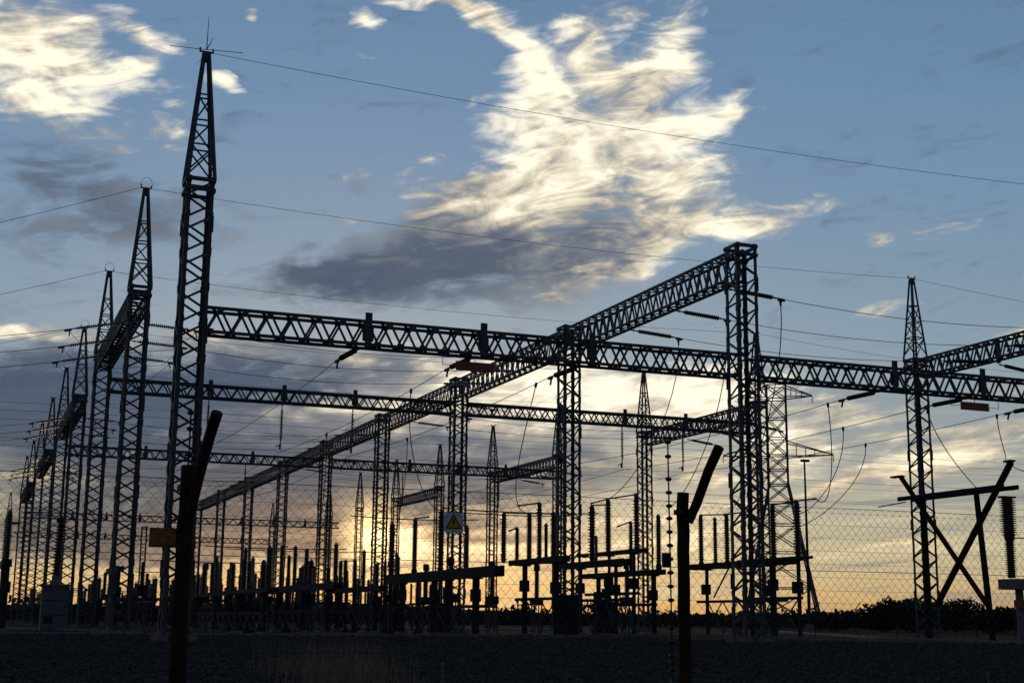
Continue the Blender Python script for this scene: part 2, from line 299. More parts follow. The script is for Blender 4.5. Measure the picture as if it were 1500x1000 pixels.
def rod(name, a, b, w, h, parent, up=(0, 0, 1), me=None):
    """one straight steel member as an object of its own, sharing one bar mesh"""
    a, b = Vector(a), Vector(b); d = b-a; f = frame(d, up).to_4x4()
    return ob(name, me or UNIT, parent, Matrix.Translation(a) @ f @ Matrix.Diagonal((d.length, w, h, 1)))
ORD = ['first', 'second', 'third', 'fourth', 'fifth', 'sixth', 'seventh', 'eighth', 'ninth', 'tenth', 'eleventh', 'twelfth']

# ------------------------------------------------------------------ ground and far setting
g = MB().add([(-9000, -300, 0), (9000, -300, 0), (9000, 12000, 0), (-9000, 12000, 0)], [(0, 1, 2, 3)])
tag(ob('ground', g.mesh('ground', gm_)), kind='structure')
def ridge(name, d0, head0, head1, base, amp, seed, n=140):
    r_ = np.random.default_rng(seed); mb = MB(); vs = []
    xs = np.linspace(0, 1, n); h = np.zeros(n)
    for o_ in range(1, 7): h += np.sin(xs*o_*7.3+r_.uniform(0, 6))*amp/o_**1.1
    h = np.maximum(base+h, 2)
    for i in range(n):
        a = rad(head0+(head1-head0)*xs[i])
        for dd, k in ((d0*.86, 0), (d0*.95, .62), (d0, 1), (d0*1.12, .5), (d0*1.3, 0)):
            vs.append((math.sin(a)*dd, math.cos(a)*dd, h[i]*k-.3))
    fs = [(i*5+k, i*5+k+1, (i+1)*5+k+1, (i+1)*5+k) for i in range(n-1) for k in range(4)]
    mb.add(vs, fs); return tag(ob(name, mb.mesh(name, HILLM, True)), kind='structure')
ridge('hills', 2600, -25, 75, 22, 9, 3)
def strip(name, pts, w, h, m=CONC):
    mb = MB()
    for a, b_ in zip(pts[:-1], pts[1:]): mb.bar((*a, h/2), (*b_, h/2), w, h)
    return tag(ob(name, mb.mesh(name, m)), kind='structure')
strip('kerb', [(-8, 96), (18, 95.6), (40, 99), (62, 106)], .8, .16)
strip('kerb', [(2.0, 138), (6.2, 127), (12.8, 111)], 1.0, .16)
strip('kerb', [(104, 166), (78, 112), (68.7, 94), (64.6, 73), (62, 60)], .9, .16)
strip('kerb', [(20, 150), (70, 158)], 1.2, .16)

def leaf_cloud(n, cents, size, flat=1.0):
    """n leaf faces spread through ellipsoids given as (cx, cy, cz, rx, ry, rz)"""
    c_ = np.array(cents); w = c_[:, 3]*c_[:, 5]; idx = rng.choice(len(c_), n, p=w/w.sum())
    d = rng.normal(size=(n, 3)); d /= np.linalg.norm(d, axis=1)[:, None]; d *= (rng.uniform(.1, 1, n)**.45)[:, None]
    p = c_[idx, :3]+d*c_[idx, 3:]; p[:, 2] = np.maximum(p[:, 2], .05)
    a = rng.normal(size=(n, 3)); a /= np.linalg.norm(a, axis=1)[:, None]; b_ = np.cross(a, rng.normal(size=(n, 3))); b_ /= np.linalg.norm(b_, axis=1)[:, None]
    s_ = size*rng.uniform(.5, 1.3, n)[:, None]
    V = np.stack([p-a*s_, p+b_*s_*.55, p+a*s_, p-b_*s_*.55], 1).reshape(-1, 3)
    me = bpy.data.meshes.new('leaves'); me.vertices.add(4*n); me.vertices.foreach_set('co', V.ravel())
    me.loops.add(4*n); me.loops.foreach_set('vertex_index', np.arange(4*n)); me.polygons.add(n); me.polygons.foreach_set('loop_start', np.arange(0, 4*n, 4))
    me.materials.append(LEAF); me.update(); me.validate(); return me
def at_head(head, dist): a = rad(head); return math.sin(a)*dist, math.cos(a)*dist
cents = []
for i in range(420):
    hx, hy = at_head(rng.uniform(-4, 46), rng.uniform(330, 520)); rz = rng.uniform(1.2, 2.6)+ (1.2 if rng.random() < .15 else 0); cents.append((hx, hy, rz*.8, rng.uniform(3, 8), 3, rz))
tag(ob('treeline', leaf_cloud(26000, cents, .8)), 'dark scrub running along the whole horizon behind the substation', 'scrub', kind='stuff')
BUSH = [(36.2, 232, 5.8, 9, 'low thorn bush at the left end of the bush row beside the crossed poles'), (37.4, 226, 6.6, 9, 'rounded thorn bush behind the lattice tower at the crossed poles'),
        (38.9, 238, 7.0, 9.5, 'tallest domed thorn bush seen between the crossed poles'), (40.3, 230, 5.0, 9, 'flat-topped thorn bush behind the slanting right pole'), (34.2, 236, 4.0, 10, 'low bush spreading beside the foot of the big pylon'), (42.0, 226, 4.6, 9, 'thorn bush behind the concrete slab with the insulator'),
        (31.2, 240, 4.0, 7, 'low bush at the left foot of the big pylon')]
for hd, ds, hh, ww, lb in BUSH:
    hh *= .86; x, y = at_head(hd, ds); tr = thing('thorn_bush', lb, 'bush', (x, y, 0), group='thorn bushes beyond the yard')
    mb = MB()
    for k in range(5):
        a = rng.uniform(0, 6.28); mb.tube([(0, 0, 0), (math.cos(a)*.5, math.sin(a)*.5, hh*.3), (math.cos(a)*ww*.28, math.sin(a)*ww*.28, hh*.7)], [.18, .13, .05], 5)
    part('trunk', mb, BARK, tr)
    cs = [(rng.uniform(-.38, .38)*ww, rng.uniform(-.3, .3)*ww, hh*rng.uniform(.42, .72), ww*rng.uniform(.16, .26), ww*.22, hh*rng.uniform(.18, .3)) for _ in range(11)]+[(0, 0, hh*.3, ww*.45, ww*.35, hh*.3)]
    ob('crown', leaf_cloud(3000, cs, .33), tr)

# ------------------------------------------------------------------ gravel stones on the near ground
N = 96000
hd = rng.uniform(rad(-2), rad(46), N); ds = np.where(np.arange(N) < 60000, 21+(58-21)*rng.random(N)**1.15, 50+45*rng.random(N))
px_, py_ = np.sin(hd)*ds, np.cos(hd)*ds; sz = rng.uniform(.02, .06, N)*(1+.9*(rng.random(N) < .08))*np.clip(ds/50, 1, 2)
base = np.array([(1,0,0),(-1,0,0),(0,1,0),(0,-1,0),(0,0,.75),(0,0,-.6)], float)
V = base[None]*rng.uniform(.6, 1.25, (N, 6, 1)); an = rng.uniform(0, 6.28, N); ca, sa = np.cos(an)[:, None], np.sin(an)[:, None]
V = np.stack([V[..., 0]*ca-V[..., 1]*sa, V[..., 0]*sa+V[..., 1]*ca, V[..., 2]+.35*V[..., 0]*rng.uniform(-1, 1, (N, 1))], -1)*sz[:, None, None]
V += np.stack([px_, py_, sz*.3], -1)[:, None, :]
F = np.array([(0,2,4),(2,1,4),(1,3,4),(3,0,4),(2,0,5),(1,2,5),(3,1,5),(0,3,5)])
FF = (F[None]+(np.arange(N)*6)[:, None, None]).ravel()
me = bpy.data.meshes.new('gravel'); me.vertices.add(6*N); me.vertices.foreach_set('co', V.ravel()); me.loops.add(len(FF)); me.loops.foreach_set('vertex_index', FF)
me.polygons.add(8*N); me.polygons.foreach_set('loop_start', np.arange(0, 24*N, 3)); me.materials.append(STONE); me.update(); me.validate()
tag(ob('gravel', me), 'dark crushed stone covering the yard in front of the towers', 'gravel', kind='stuff')

# ------------------------------------------------------------------ lattice towers and girders
XL, XC, XQ, Y0, SP = 10.2, 43.5, 76.9, 72.3, 26.4
HB, HP, WT = 24.0, 31.4, 1.42
def yk(k): return Y0+k*SP
def lprof(a, b, w, th, sx, sy_):
    """an angle-section leg from a to b with its flanges turned inwards"""
    mb = MB(); a, b = Vector(a), Vector(b)
    pr = [(0, 0), (sx*w, 0), (sx*w, sy_*th), (sx*th, sy_*th), (sx*th, sy_*w), (0, sy_*w)]
    vs = [a+Vector((x, y, 0)) for x, y in pr]+[b+Vector((x, y, 0)) for x, y in pr]
    fs = [(i, (i+1) % 6, 6+(i+1) % 6, 6+i) for i in range(6)]+[(5, 4, 3, 2, 1, 0), (6, 7, 8, 9, 10, 11)]
    return mb.add(vs, fs)
h = WT/2
CORN = [(-h, -h), (h, -h), (h, h), (-h, h)]
LEGS = []; PLEGS = []; SPL = MB()
for cx, cy_ in CORN:
    s1, s2 = (-1 if cx > 0 else 1), (-1 if cy_ > 0 else 1)
    LEGS.append(lprof((cx, cy_, 0), (cx, cy_, HB), .21, .025, s1, s2).mesh('leg', STEEL))
    f_ = .12/h
    mb = MB(); mb.bar((cx, cy_, HB+.1), (cx*f_, cy_*f_, HP), .15, .15); PLEGS.append(mb.mesh('peak_leg', STEEL))
    for z in np.arange(1.0, HB, 1.9):
        SPL.box((cx-s1*.012, cy_+s2*.12, z), (.02, .24, .34)); SPL.box((cx+s1*.12, cy_-s2*.012, z+.2), (.24, .02, .34))
    for z in np.arange(3.6, HB-1, 6.0): SPL.box((cx-s1*.02, cy_-s2*.02, z), (.07, .07, .9))
SPLM = SPL.mesh('splice_plates', STEEL)
FOOTM = MB().box((0, 0, .06), (.6, .6, .4)).box((0, 0, .3), (.36, .36, .05)).mesh('footing', CONC)
def tower_braces():
    out = []; n = 25; dzb = HB/n
    for fi in range(4):
        a, b_ = CORN[fi], CORN[(fi+1) % 4]; nx, ny = [(0, -1), (1, 0), (0, 1), (-1, 0)][fi]
        for j in range(n):
            z0, z1 = j*dzb+.06, (j+1)*dzb-.06
            p, q = (a, b_) if (j+(fi % 2)) % 2 == 0 else (b_, a)
            off = Vector((nx*.012, ny*.012, 0))
            out.append((Vector((*p, z0))+off, Vector((*q, z1))+off, (nx, ny, 0)))
    return out
BR = tower_braces()
def peak_braces():
    out = []; zs = [HB+.4, 26.0, 27.4, 28.9]
    def cn(i, z): f_ = 1-(z-HB)/(HP-HB)*(1-.12/h); return Vector((CORN[i % 4][0]*f_, CORN[i % 4][1]*f_, z))
    for fi in range(4):
        nrm = [(0, -1, 0), (1, 0, 0), (0, 1, 0), (-1, 0, 0)][fi]
        for z in zs[1:]: out.append((cn(fi, z), cn(fi+1, z), nrm))
        for j, (a, b_) in enumerate(zip(zs[:-1], zs[1:])):
            p, q = (fi, fi+1) if j % 2 else (fi+1, fi)
            out.append((cn(p, a+.1), cn(q, b_-.1), nrm)); 
            if j == 0: out.append((cn(q, a+.1), cn(p, b_-.1), nrm))
    return out
PB = peak_braces()
BRM = MB(); PBM = MB()
for a, b_, n_ in BR: BRM.bar(a, b_, .085, .02, (0, 0, 1))
BRM = MB()
for a, b_, n_ in BR: BRM.bar(a, b_, .05, .12, Vector(n_).cross((b_-a).normalized()))
for a, b_, n_ in PB: PBM.bar(a, b_, .04, .09, Vector(n_).cross((b_-a).normalized()))
BRMESH = BRM.mesh('bracing', STEEL); PBMESH = PBM.mesh('peak_bracing', STEEL)
RING = []
for z, hh in ((HB-.55, .20), (HB, .22)):
    mb = MB(); e = h+.05
    for a, b_ in (((-e, -e), (e, -e)), ((-e, e), (e, e))): mb.bar((a[0], a[1], z), (b_[0], b_[1], z), .09, hh)
    for s_ in (-1, 1): mb.bar((s_*e, -e+.05, z), (s_*e, e-.05, z), .09, hh-.02)
    RING.append(mb.mesh('ring', STEEL))
CAPM = MB(); CAPM.box((0, 0, HP-.25), (.34, .34, .5)); CAPM.box((0, 0, HP+.06), (.74, .09, .08)); CAPM.box((-.35, 0, HP+.16), (.08, .1, .24)); CAPM.box((.35, 0, HP+.16), (.08, .1, .24)); CAPMESH = CAPM.mesh('peak_cap', STEEL)
LOOPM = MB().tube([(math.cos(a)*.42, 0, HP+.25+math.sin(a)*.62) for a in np.linspace(0, math.pi, 9)], .016, 5).mesh('jumper_loop', WIRE)
def tower(x, y, peaked, near, label, group, loop=False):
    t_ = thing('lattice_tower', label, 'tower', (x, y, 0), 0, group)
    for m_ in LEGS: ob('leg', m_, t_)
    for cx, cy_ in CORN: ob('footing', FOOTM, t_, Matrix.Translation((cx, cy_, 0)))
    ob('splice_plates', SPLM, t_)['kind'] = 'stuff'
    for m_ in RING: ob('ring', m_, t_)
    if near:
        for a, b_, n_ in BR: rod('brace', a, b_, .05, .12, t_, Vector(n_).cross((b_-a).normalized()))
    else: ob('bracing', BRMESH, t_)['kind'] = 'stuff'
    if peaked:
        for m_ in PLEGS: ob('peak_leg', m_, t_)
        ob('peak_cap', CAPMESH, t_)
        if near:
            for a, b_, n_ in PB: rod('peak_brace', a, b_, .04, .09, t_, Vector(n_).cross((b_-a).normalized()))
        else: ob('peak_bracing', PBMESH, t_)['kind'] = 'stuff'
        if loop: ob('jumper_loop', LOOPM, t_)
    return t_
def girder(p0, L, axis, H, Wd, near, label, group, hangers=(), pitch=1.34, ch=.16):
    bw = .15 if axis == 'Y' else .12
    """four-chord lattice girder; p0 is the middle of its near end"""
    g_ = thing('lattice_girder', label, 'girder', p0, 0 if axis == 'X' else math.pi/2, group)
    for sy_ in (-1, 1):
        for sz_ in (-1, 1): rod('chord', (0, sy_*Wd/2, sz_*H/2), (L, sy_*Wd/2, sz_*H/2), ch, ch, g_)
    n = max(2, int(round(L/pitch))); pp = L/n; br = []
    for sy_ in (-1, 1):
        y = sy_*(Wd/2+ch/2-.012)
        for i in range(n):
            o_ = 0 if sy_ < 0 else .5
            for a, b_, za, zb in ((i, i+.5, -1, 1), (i+.5, i+1, 1, -1)):
                xa, xb = (a+o_*0)*pp, (b_+o_*0)*pp
                if xb <= L+.01: br.append(((xa, y, za*H/2), (xb, y, zb*H/2), (0, sy_, 0)))
    for sz_ in (-1, 1):
        z = sz_*(H/2+ch/2-.012)
        for i in range(n):
            br.append(((i*pp, -Wd/2, z), ((i+.5)*pp, Wd/2, z), (0, 0, sz_))); br.append((((i+.5)*pp, Wd/2, z), ((i+1)*pp, -Wd/2, z), (0, 0, sz_)))
    mbb = MB()
    for k, (a, b_, n_) in enumerate(br):
        a, b_ = Vector(a), Vector(b_); upd = Vector(n_).cross((b_-a).normalized())
        if near and k < 300: rod('brace', a, b_, .06, bw, g_, upd)
        else: mbb.bar(a, b_, .06, bw, upd)
    if mbb.v: part('bracing', mbb, STEEL, g_, stuff=True)
    gs = MB()
    for i in range(n+1):
        for sy_ in (-1, 1):
            gs.box((min(max(i*pp, .2), L-.2), sy_*(Wd/2+ch/2+.014), -H/2+.05), (.30, .02, .22)); gs.box((min(max((i+.5)*pp, .2), L-.2), sy_*(Wd/2+ch/2+.014), H/2-.05), (.30, .02, .22))
    part('gussets', gs, STEEL, g_, stuff=True)
    for x in hangers:
        hb = MB(); hb.box((x, -Wd/2-.20, .14), (.38, .09, H+.62)); hb.box((x, -Wd/2-.13, -.1), (.62, .06, H*.6)); part('hanger_plate', hb, STEEL, g_)
    return g_

# left row of peaked towers
LLBL = ['tallest lattice tower, crowned with thin spikes, far left front', 'second peaked tower of the left row, wire loop on its tip']
for k in range(9):
    lb = LLBL[k] if k < 2 else f'{ORD[k]} peaked tower counted from the front in the receding left row'
    t_ = tower(XL, yk(k), True, k < 3, lb, 'peaked towers of the left row', loop=k in (1, 2, 3))
    if k == 0:
        mb = MB(); z = HP+.2
        mb.tube([(-1.95, .2, z), (0, 0, z), (1.95, -.2, z+.05)], .022, 4); part('spike', mb, STEEL, t_)
        part('spike', MB().tube([(0, 0, z), (.02, 0, z+1.95)], [.03, .012], 4), STEEL, t_)
        part('spike', MB().tube([(0, 0, z), (.32, .1, z+.75)], [.03, .015], 4), STEEL, t_)
        part('spike', MB().tube([(0, 0, z-.3), (-.5, 0, z-.9)], [.02, .01], 4), STEEL, t_)
# middle row of flat topped towers under the rising girder
for k in range(9):
    lb = 'near flat-topped lattice tower that ends the rising girder' if k == 0 else f'{ORD[k]} flat-topped tower along the rising girder, counted from its high near end'
    tower(XC, yk(k), False, k < 3, lb, 'flat-topped towers under the rising girder')
# right row of peaked towers
tower(XQ, yk(0), True, False, 'peaked tower holding the right end of the front cross girder', 'peaked towers of the right row')
QL = {1: 'peaked tower behind the crossed poles at the right', 2: 'peaked tower half hidden behind the near flat-topped tower', 3: 'peaked tower whose tip shows just under the front cross girder'}
for k in range(1, 10):
    tower(XQ, yk(k), True, k in (1, 3), QL.get(k, f'{ORD[k-1]} peaked tower of the right row, counted away from the crossed poles'), 'peaked towers of the right row')
# far section of the yard
YF1, YF2 = 298.0, 372.0
for i, (x, y) in enumerate([(XL, YF2), (XC, YF2), (XQ, YF2), (XL+1.6, YF1)]):
    tower(x, y, i % 2 == 0, False, ['small peaked tower at the far end of the left row', 'small flat tower below the far end of the rising girder', 'small peaked tower near the glowing sun', 'far plain tower at the end of the left row'][i], 'towers of the far section')
G1 = 'cross girders between the tower rows'
HG = (9.4, 16.1, 22.8)
HC_ = (10.6, 17.5, 24.4)
A1Z, A2Z = 16.48, 21.15
girder((XL+h, Y0, A1Z), XC-XL-WT, 'X', 1.28, 1.15, True, 'front cross girder from the tallest tower to the near flat-topped tower', G1, [v-h for v in HG])
girder((XC+h, Y0, A1Z), XQ-XC-WT, 'X', 1.28, 1.15, True, 'front cross girder running out of the picture past the crossed poles', G1, [v-h for v in HC_])
girder((XL+h, yk(2), A2Z), XC-XL-WT, 'X', 1.1, 1.1, False, 'second cross girder back, left part with two hanging insulators', G1, [v-h for v in HG])
girder((XC+h, yk(2), A2Z), XQ-XC-WT, 'X', 1.1, 1.1, False, 'second cross girder back, part right of the rising girder', G1, [v-h for v in HC_])
girder((XL+h, yk(4), A2Z), XC-XL-WT, 'X', 1.1, 1.1, False, 'third cross girder back, left part behind the thick timber post', G1, HG)
girder((XC+h, yk(4), A2Z), XQ-XC-WT, 'X', 1.1, 1.1, False, 'third cross girder back, part under the glowing clouds', G1, HC_)
girder((XL+h, YF1, A2Z), XC-XL-WT, 'X', 1.2, 1.1, False, 'upper of the two far girders, left part', G1, HG, 2.0)
girder((XC+h, YF1, A2Z), XQ-XC-WT, 'X', 1.2, 1.1, False, 'upper of the two far girders, part across the sun', G1, HC_, 2.0)
girder((XL+h, YF2, A2Z), XC-XL-WT, 'X', 1.2, 1.1, False, 'lowest far girder, left part', G1, HG, 2.0)
girder((XC+h, YF2, A2Z), XQ-XC-WT, 'X', 1.2, 1.1, False, 'lowest far girder, right part near the sun', G1, HC_, 2.0)
for k in range(8):
    girder((XC, yk(k)+h, 22.95), SP-WT, 'Y', 1.7 if k < 2 else 1.6, 1.05, k < 2, f'{ORD[k]} span of the rising girder from its near high end', 'spans of the rising girder', (), 1.25, .15)
for k in (1, 3, 5, 7):
    girder((XL, yk(k)+h, 23.1), SP-WT, 'Y', 1.5, 1.1, False, f'steep dark girder linking the {ORD[k]} and {ORD[k+1]} towers of the left row', 'girders along the left row', (), 1.2)
for k in (0, 2, 4, 6):
    girder((XQ, yk(k)+h, 23.1), SP-WT, 'Y', 1.5, 1.1, False, ['girder running in from the right edge to the tower behind the crossed poles', '', 'girder joining two right row towers left of the near flat-topped tower', '', 'small sloping girder of the right row, above the warning triangle', '', 'smallest sloping girder of the right row, left of the warning triangle'][k], 'girders along the right row', (9, 16) if k == 0 else (), 1.2)

# ------------------------------------------------------------------ insulators and wires
def sheds(L, r0, r1, n, z0=0.0):
    pr = [(r0*1.1, z0), (r0*1.1, z0+.12)]
    st = (L-.3)/n
    for i in range(n):
        z = z0+.15+i*st; pr += [(r0, z), (r1, z+st*.35), (r1*.97, z+st*.5), (r0, z+st*.62)]
    return pr+[(r0*1.1, z0+L-.12), (r0*1.1, z0+L)]
POST = MB().lathe(sheds(3.5, .165, .27, 16), 10).mesh('post_insulator', PORC, False)
STR = MB().lathe(sheds(3.0, .06, .165, 18), 8, 'X').mesh('disc_string', PORC, False)
FITA = MB(); FITA.bar((-.5, 0, 0), (.02, 0, 0), .07); FITA.box((-.25, 0, 0), (.12, .2, .1)); FITAM = FITA.mesh('yoke', STEEL)
FITB = MB(); FITB.bar((2.98, 0, 0), (3.55, 0, 0), .08); FITB.box((3.5, 0, -.06), (.5, .16, .16)); FITB.bar((3.35, 0, -.05), (3.5, 0, -.5), .09); FITBM = FITB.mesh('clamp', STEEL)
def string(p, d, label, group):
    """insulator string from anchor p along direction d; returns the conductor end"""
    p, d = Vector(p), Vector(d).normalized(); r_ = thing('insulator_string', label, 'insulator', p, 0, group)
    r_.rotation_mode = 'QUATERNION'; r_.rotation_quaternion = frame(d).to_quaternion()
    o = Matrix.Translation((.5, 0, 0))
    ob('disc_string', STR, r_, o); ob('yoke', FITAM, r_, o); ob('clamp', FITBM, r_, o)
    return p+d*4.05
def wire(pts, label, group, r=.02, cat='wire', name='conductor', n=4):
    return tag(ob(name, MB().tube(pts, r, n).mesh(name, WIRE)), label, cat, group, 'thing')
def cat_pts(a, b, sag, n=14):
    a, b = Vector(a), Vector(b); return [a.lerp(b, i/n)+Vector((0, 0, -4*sag*(i/n)*(1-i/n))) for i in range(n+1)]
for k in range(9):
    lb = ['earth wire from the spiked tip of the tallest tower across the top of the sky', 'earth wire from the looped tip of the second left tower, running under the bright cloud', 'earth wire from the third left tower crossing above the front girder']
    wire(cat_pts((XL, yk(k), HP+.05), (XQ, yk(k), HP+.05), .75, 24), lb[k] if k < 3 else f'earth wire from the tip of the {ORD[k]} left row tower to the right row', 'earth wires between the tower tips', .017 if k < 3 else .02, name='earth_wire')
for k in (1, 2):
    wire(cat_pts((XQ, yk(k), HP+.05), (XQ+42, yk(k), HP-1.5), .6, 16), f'earth wire going on to the right from the {["", "tower behind the crossed poles", "tower hidden by the near flat-topped tower"][k]}', 'earth wires going on to the right', .018, name='earth_wire')
for k, z1 in ((1, 14.5), (2, 17.0), (3, 19.0)):
    wire(cat_pts((XL-.4, yk(k), HP+.05), (-40, yk(k), z1), .9, 20), f'earth wire leaving the {ORD[k]} left tower tip towards the left edge', 'earth wires leaving leftwards', .02, name='earth_wire')
PH = (2.7, 9.6, 16.6)
ZB = 22.05
PN = ['nearest', 'middle', 'farthest']
for k in (1, 3, 5):
    for j, dy in enumerate(PH):
        y = yk(k)+dy
        a = string((XL+.6, y, ZB), (1, 0, -.05), f'insulator string right of the left row girder by the {ORD[k]} tower, {PN[j]} of three', 'insulator strings on the left row girders')
        b_ = string((XC-.6, y, ZB), (-1, 0, -.05), f'insulator string on the left side of the rising girder, span {ORD[k]}, {PN[j]} of three', 'insulator strings left of the rising girder')
        wire(cat_pts(a, b_, .7), f'{PN[j]} conductor from the left row girder at the {ORD[k]} tower to the rising girder', 'conductors left of the rising girder', .024)
        c_ = string((XL-.6, y, ZB), (-1, 0, -.22), f'insulator string left of the left row girder by the {ORD[k]} tower, {PN[j]} of three', 'insulator strings on the left row girders')
        wire(cat_pts(c_, (-40, y, 11.5+.03*y), .6), f'{PN[j]} conductor leaving leftwards from the girder at the {ORD[k]} left tower', 'conductors leaving leftwards', .024)
        wire([a, a+Vector((-1.6, .1, -1.5)), (XL, y, ZB-2.2), c_+Vector((1.6, .1, -1.5)), c_], f'jumper under the left row girder by the {ORD[k]} tower, {PN[j]} of three', 'jumpers under the left row girders', .02, name='jumper_wire')
CEND = {}
for k in (0, 2, 4):
    for j, dy in enumerate(PH):
        y = yk(k)+dy
        a = CEND[k, j] = string((XC+.6, y, ZB), (1, 0, -.07), f'insulator string on the right side of the rising girder, span {ORD[k]}, {PN[j]} of three', 'insulator strings right of the rising girder')
        b_ = string((XQ-.6, y, ZB+.1), (-1, 0, -.05), f'insulator string on the right row girder, span {ORD[k]}, {PN[j]} of three', 'insulator strings on the right row girders')
        wire(cat_pts(a, b_, .55), f'{PN[j]} conductor from the rising girder span {ORD[k]} to the right row', 'conductors right of the rising girder', .024)
        c_ = string((XQ+.6, y, ZB), (1, 0, -.12), f'insulator string beyond the right row girder, span {ORD[k]}, {PN[j]} of three', 'insulator strings on the right row girders')
# bus wires along the rows, hung from the cross girders
BUS = [(XL+v, 'left') for v in HG]+[(XC+v, 'right') for v in HC_]
BZ = 15.45; BUSPTS = []
for i, (x, sd_) in enumerate(BUS):
    nm = f'{["first", "second", "third"][i % 3]} bus of the {sd_} bay'
    e0 = string((x-.15, Y0+.6, A1Z-.66), (-.05, 1, 0.0), f'tension insulator under the front cross girder, {nm}', 'tension insulators under the front girder')
    mids = [e0]
    for k in (2, 4):
        mids.append(Vector((x, yk(k), BZ+.65)))
        s0 = (x, yk(k), A2Z-.6)
        string(s0, (0.001, 0, -1), f'hanging insulator below the {["", "", "second", "", "third"][k]} cross girder, {nm}', 'hanging insulators under the cross girders')
    mids.append(Vector((x, YF1, BZ+1.5)))
    pts = []
    for a, b_ in zip(mids[:-1], mids[1:]): pts += cat_pts(a, b_, .45, 10)[(1 if pts else 0):]
    BUSPTS.append(pts)
    wire(pts, f'bus wire running away below the cross girders, {nm}', 'bus wires along the bays', .026, name='bus_wire')

# ------------------------------------------------------------------ switchgear
def bez(p0, p1, c0, c1, n=12):
    p0, p1, c0, c1 = map(Vector, (p0, p1, c0, c1)); return [p0*(1-t)**3+c0*3*t*(1-t)**2+c1*3*t*t*(1-t)+p1*t**3 for t in np.linspace(0, 1, n)]
CAPI = MB(); CAPI.lathe([(.13, 0), (.2, .04), (.2, .1), (.1, .16), (.1, .26)], 8); CAPIM = CAPI.mesh('terminal', STEEL)
def isolator(label, group, X, ins, beam, zb, bh, posts, arms=(), side=0.0, post_w=.3, strut=None, extra=None):
    """support frame along Y with post insulators; ins = (y, foot z, height, radius factor); arms join insulator tops"""
    ym = sum(beam)/2; t_ = thing('isolator_switch', label, 'isolator', (X, ym, 0), 0, group)
    mb = MB(); mb.bar((-.28, beam[0]-ym, zb-bh/2), (-.28, beam[1]-ym, zb-bh/2), .12, bh); mb.bar((.28, beam[0]-ym, zb-bh/2), (.28, beam[1]-ym, zb-bh/2), .12, bh)
    for y in np.linspace(beam[0]+.3, beam[1]-.3, 5): mb.box((0, y-ym, zb-bh/2), (.5, .14, bh*.8))
    part('base_beam', mb, STEEL2, t_)
    for y in posts:
        p = MB(); p.tube([(0, y-ym, -.05), (0, y-ym, zb-bh)], post_w/2, 8); p.box((0, y-ym, zb-bh-.05), (.8, .6, .08)); part('support_post', p, STEEL2, t_)
        part('footing', MB().box((0, y-ym, .1), (.8, .8, .3)), CONC, t_)
    ps = sorted(posts); zl = (zb-bh)*.52
    lo = MB(); lo.bar((0, beam[0]+1-ym, zl), (0, beam[1]-1-ym, zl), .14, .22); part('lower_beam', lo, STEEL2, t_)
    for a, b_ in zip(ps[:-1], ps[1:]):
        for q in range(max(1, int(round((b_-a)/2.6)))):
            n_ = max(1, int(round((b_-a)/2.6))); y0, y1 = a+(b_-a)*q/n_, a+(b_-a)*(q+1)/n_
            rod('strut', (.05, y0-ym, .3), (.05, y1-ym, zl), .07, .07, t_); rod('strut', (-.05, y1-ym, .3), (-.05, y0-ym, zl), .07, .07, t_)
    for i, y in enumerate(ps):
        part('mechanism_box', MB().box((.1, y-ym+.35, zl+.75+.25*(i % 2)), (.6, .6, .85)), STEEL2, t_)
        part('drive_rod', MB().tube([(.2, y-ym+.35, zl+1), (.2, y-ym+.35, zb)], .05, 6), STEEL2, t_)
    tops = []
    for (y, zf, hh, rf) in ins:
        part('pedestal', MB().lathe([(.24, min(zf, zb)-.02), (.24, zf-.05), (.16, zf)], 8, 'Z', (0, y-ym, 0)), STEEL2, t_) if zf > zb-.2 else None
        o = ob('post_insulator', POST, t_, Matrix.Translation((0, y-ym, zf)) @ Matrix.Diagonal((rf, rf, hh/3.5, 1)))
        ob('terminal', CAPIM, t_, Matrix.Translation((0, y-ym, zf+hh))); tops.append(Vector((0, y-ym, zf+hh+.2)))
    for a, b_ in arms:
        p, q = tops[a], tops[b_] if isinstance(b_, int) else Vector((b_[0]-X, b_[1]-ym, b_[2]))
        m_ = MB().tube([p, q], .06, 6); d = (q-p).normalized(); m_.tube([q-d*.4, q+d*.1], .1 if isinstance(b_, int) else .07, 6); part('contact_arm', m_, WIRE, t_)
    if strut:
        for (y0, z0, y1, z1) in strut: rod('strut', (0, y0-ym, z0), (0, y1-ym, z1), .1, .1, t_)
    return t_, [X+0*v.x for v in tops], [(X, v.y+ym, v.z) for v in tops]
IG = 'isolator switches of the yard'
_, _, tA = isolator('isolator on a thick beam just right of the nearer thin timber post', IG, 58, [(103.9, 6.15, 3.75, 1), (101.5, 6.1, 3.4, .8), (99.6, 6.1, 3.55, 1)], (89.8, 105.7), 6.0, .48, (103.0, 93), [(0, 2), (2, (58.2, 96, 9.9))], strut=[(99.4, 5.5, 101.9, 3.2)])
_, _, tB = isolator('isolator with two stout insulators, right of the near flat-topped tower', IG, 56.5, [(90.2, 6.1, 3.6, 1.1), (86.9, 6.0, 3.75, 1.2)], (85.5, 95), 5.95, .22, (90.2, 86.9), [(0, 1), (1, (56.6, 84.6, 9.95))])
_, _, tC = isolator('isolator beside the second flat-topped tower, single insulator on a deep beam', IG, 47, [(102.0, 5.95, 4.2, 1.25)], (95.7, 108.5), 5.9, .5, (104.2, 97.6), [(0, (47, 99.3, 10.2))])
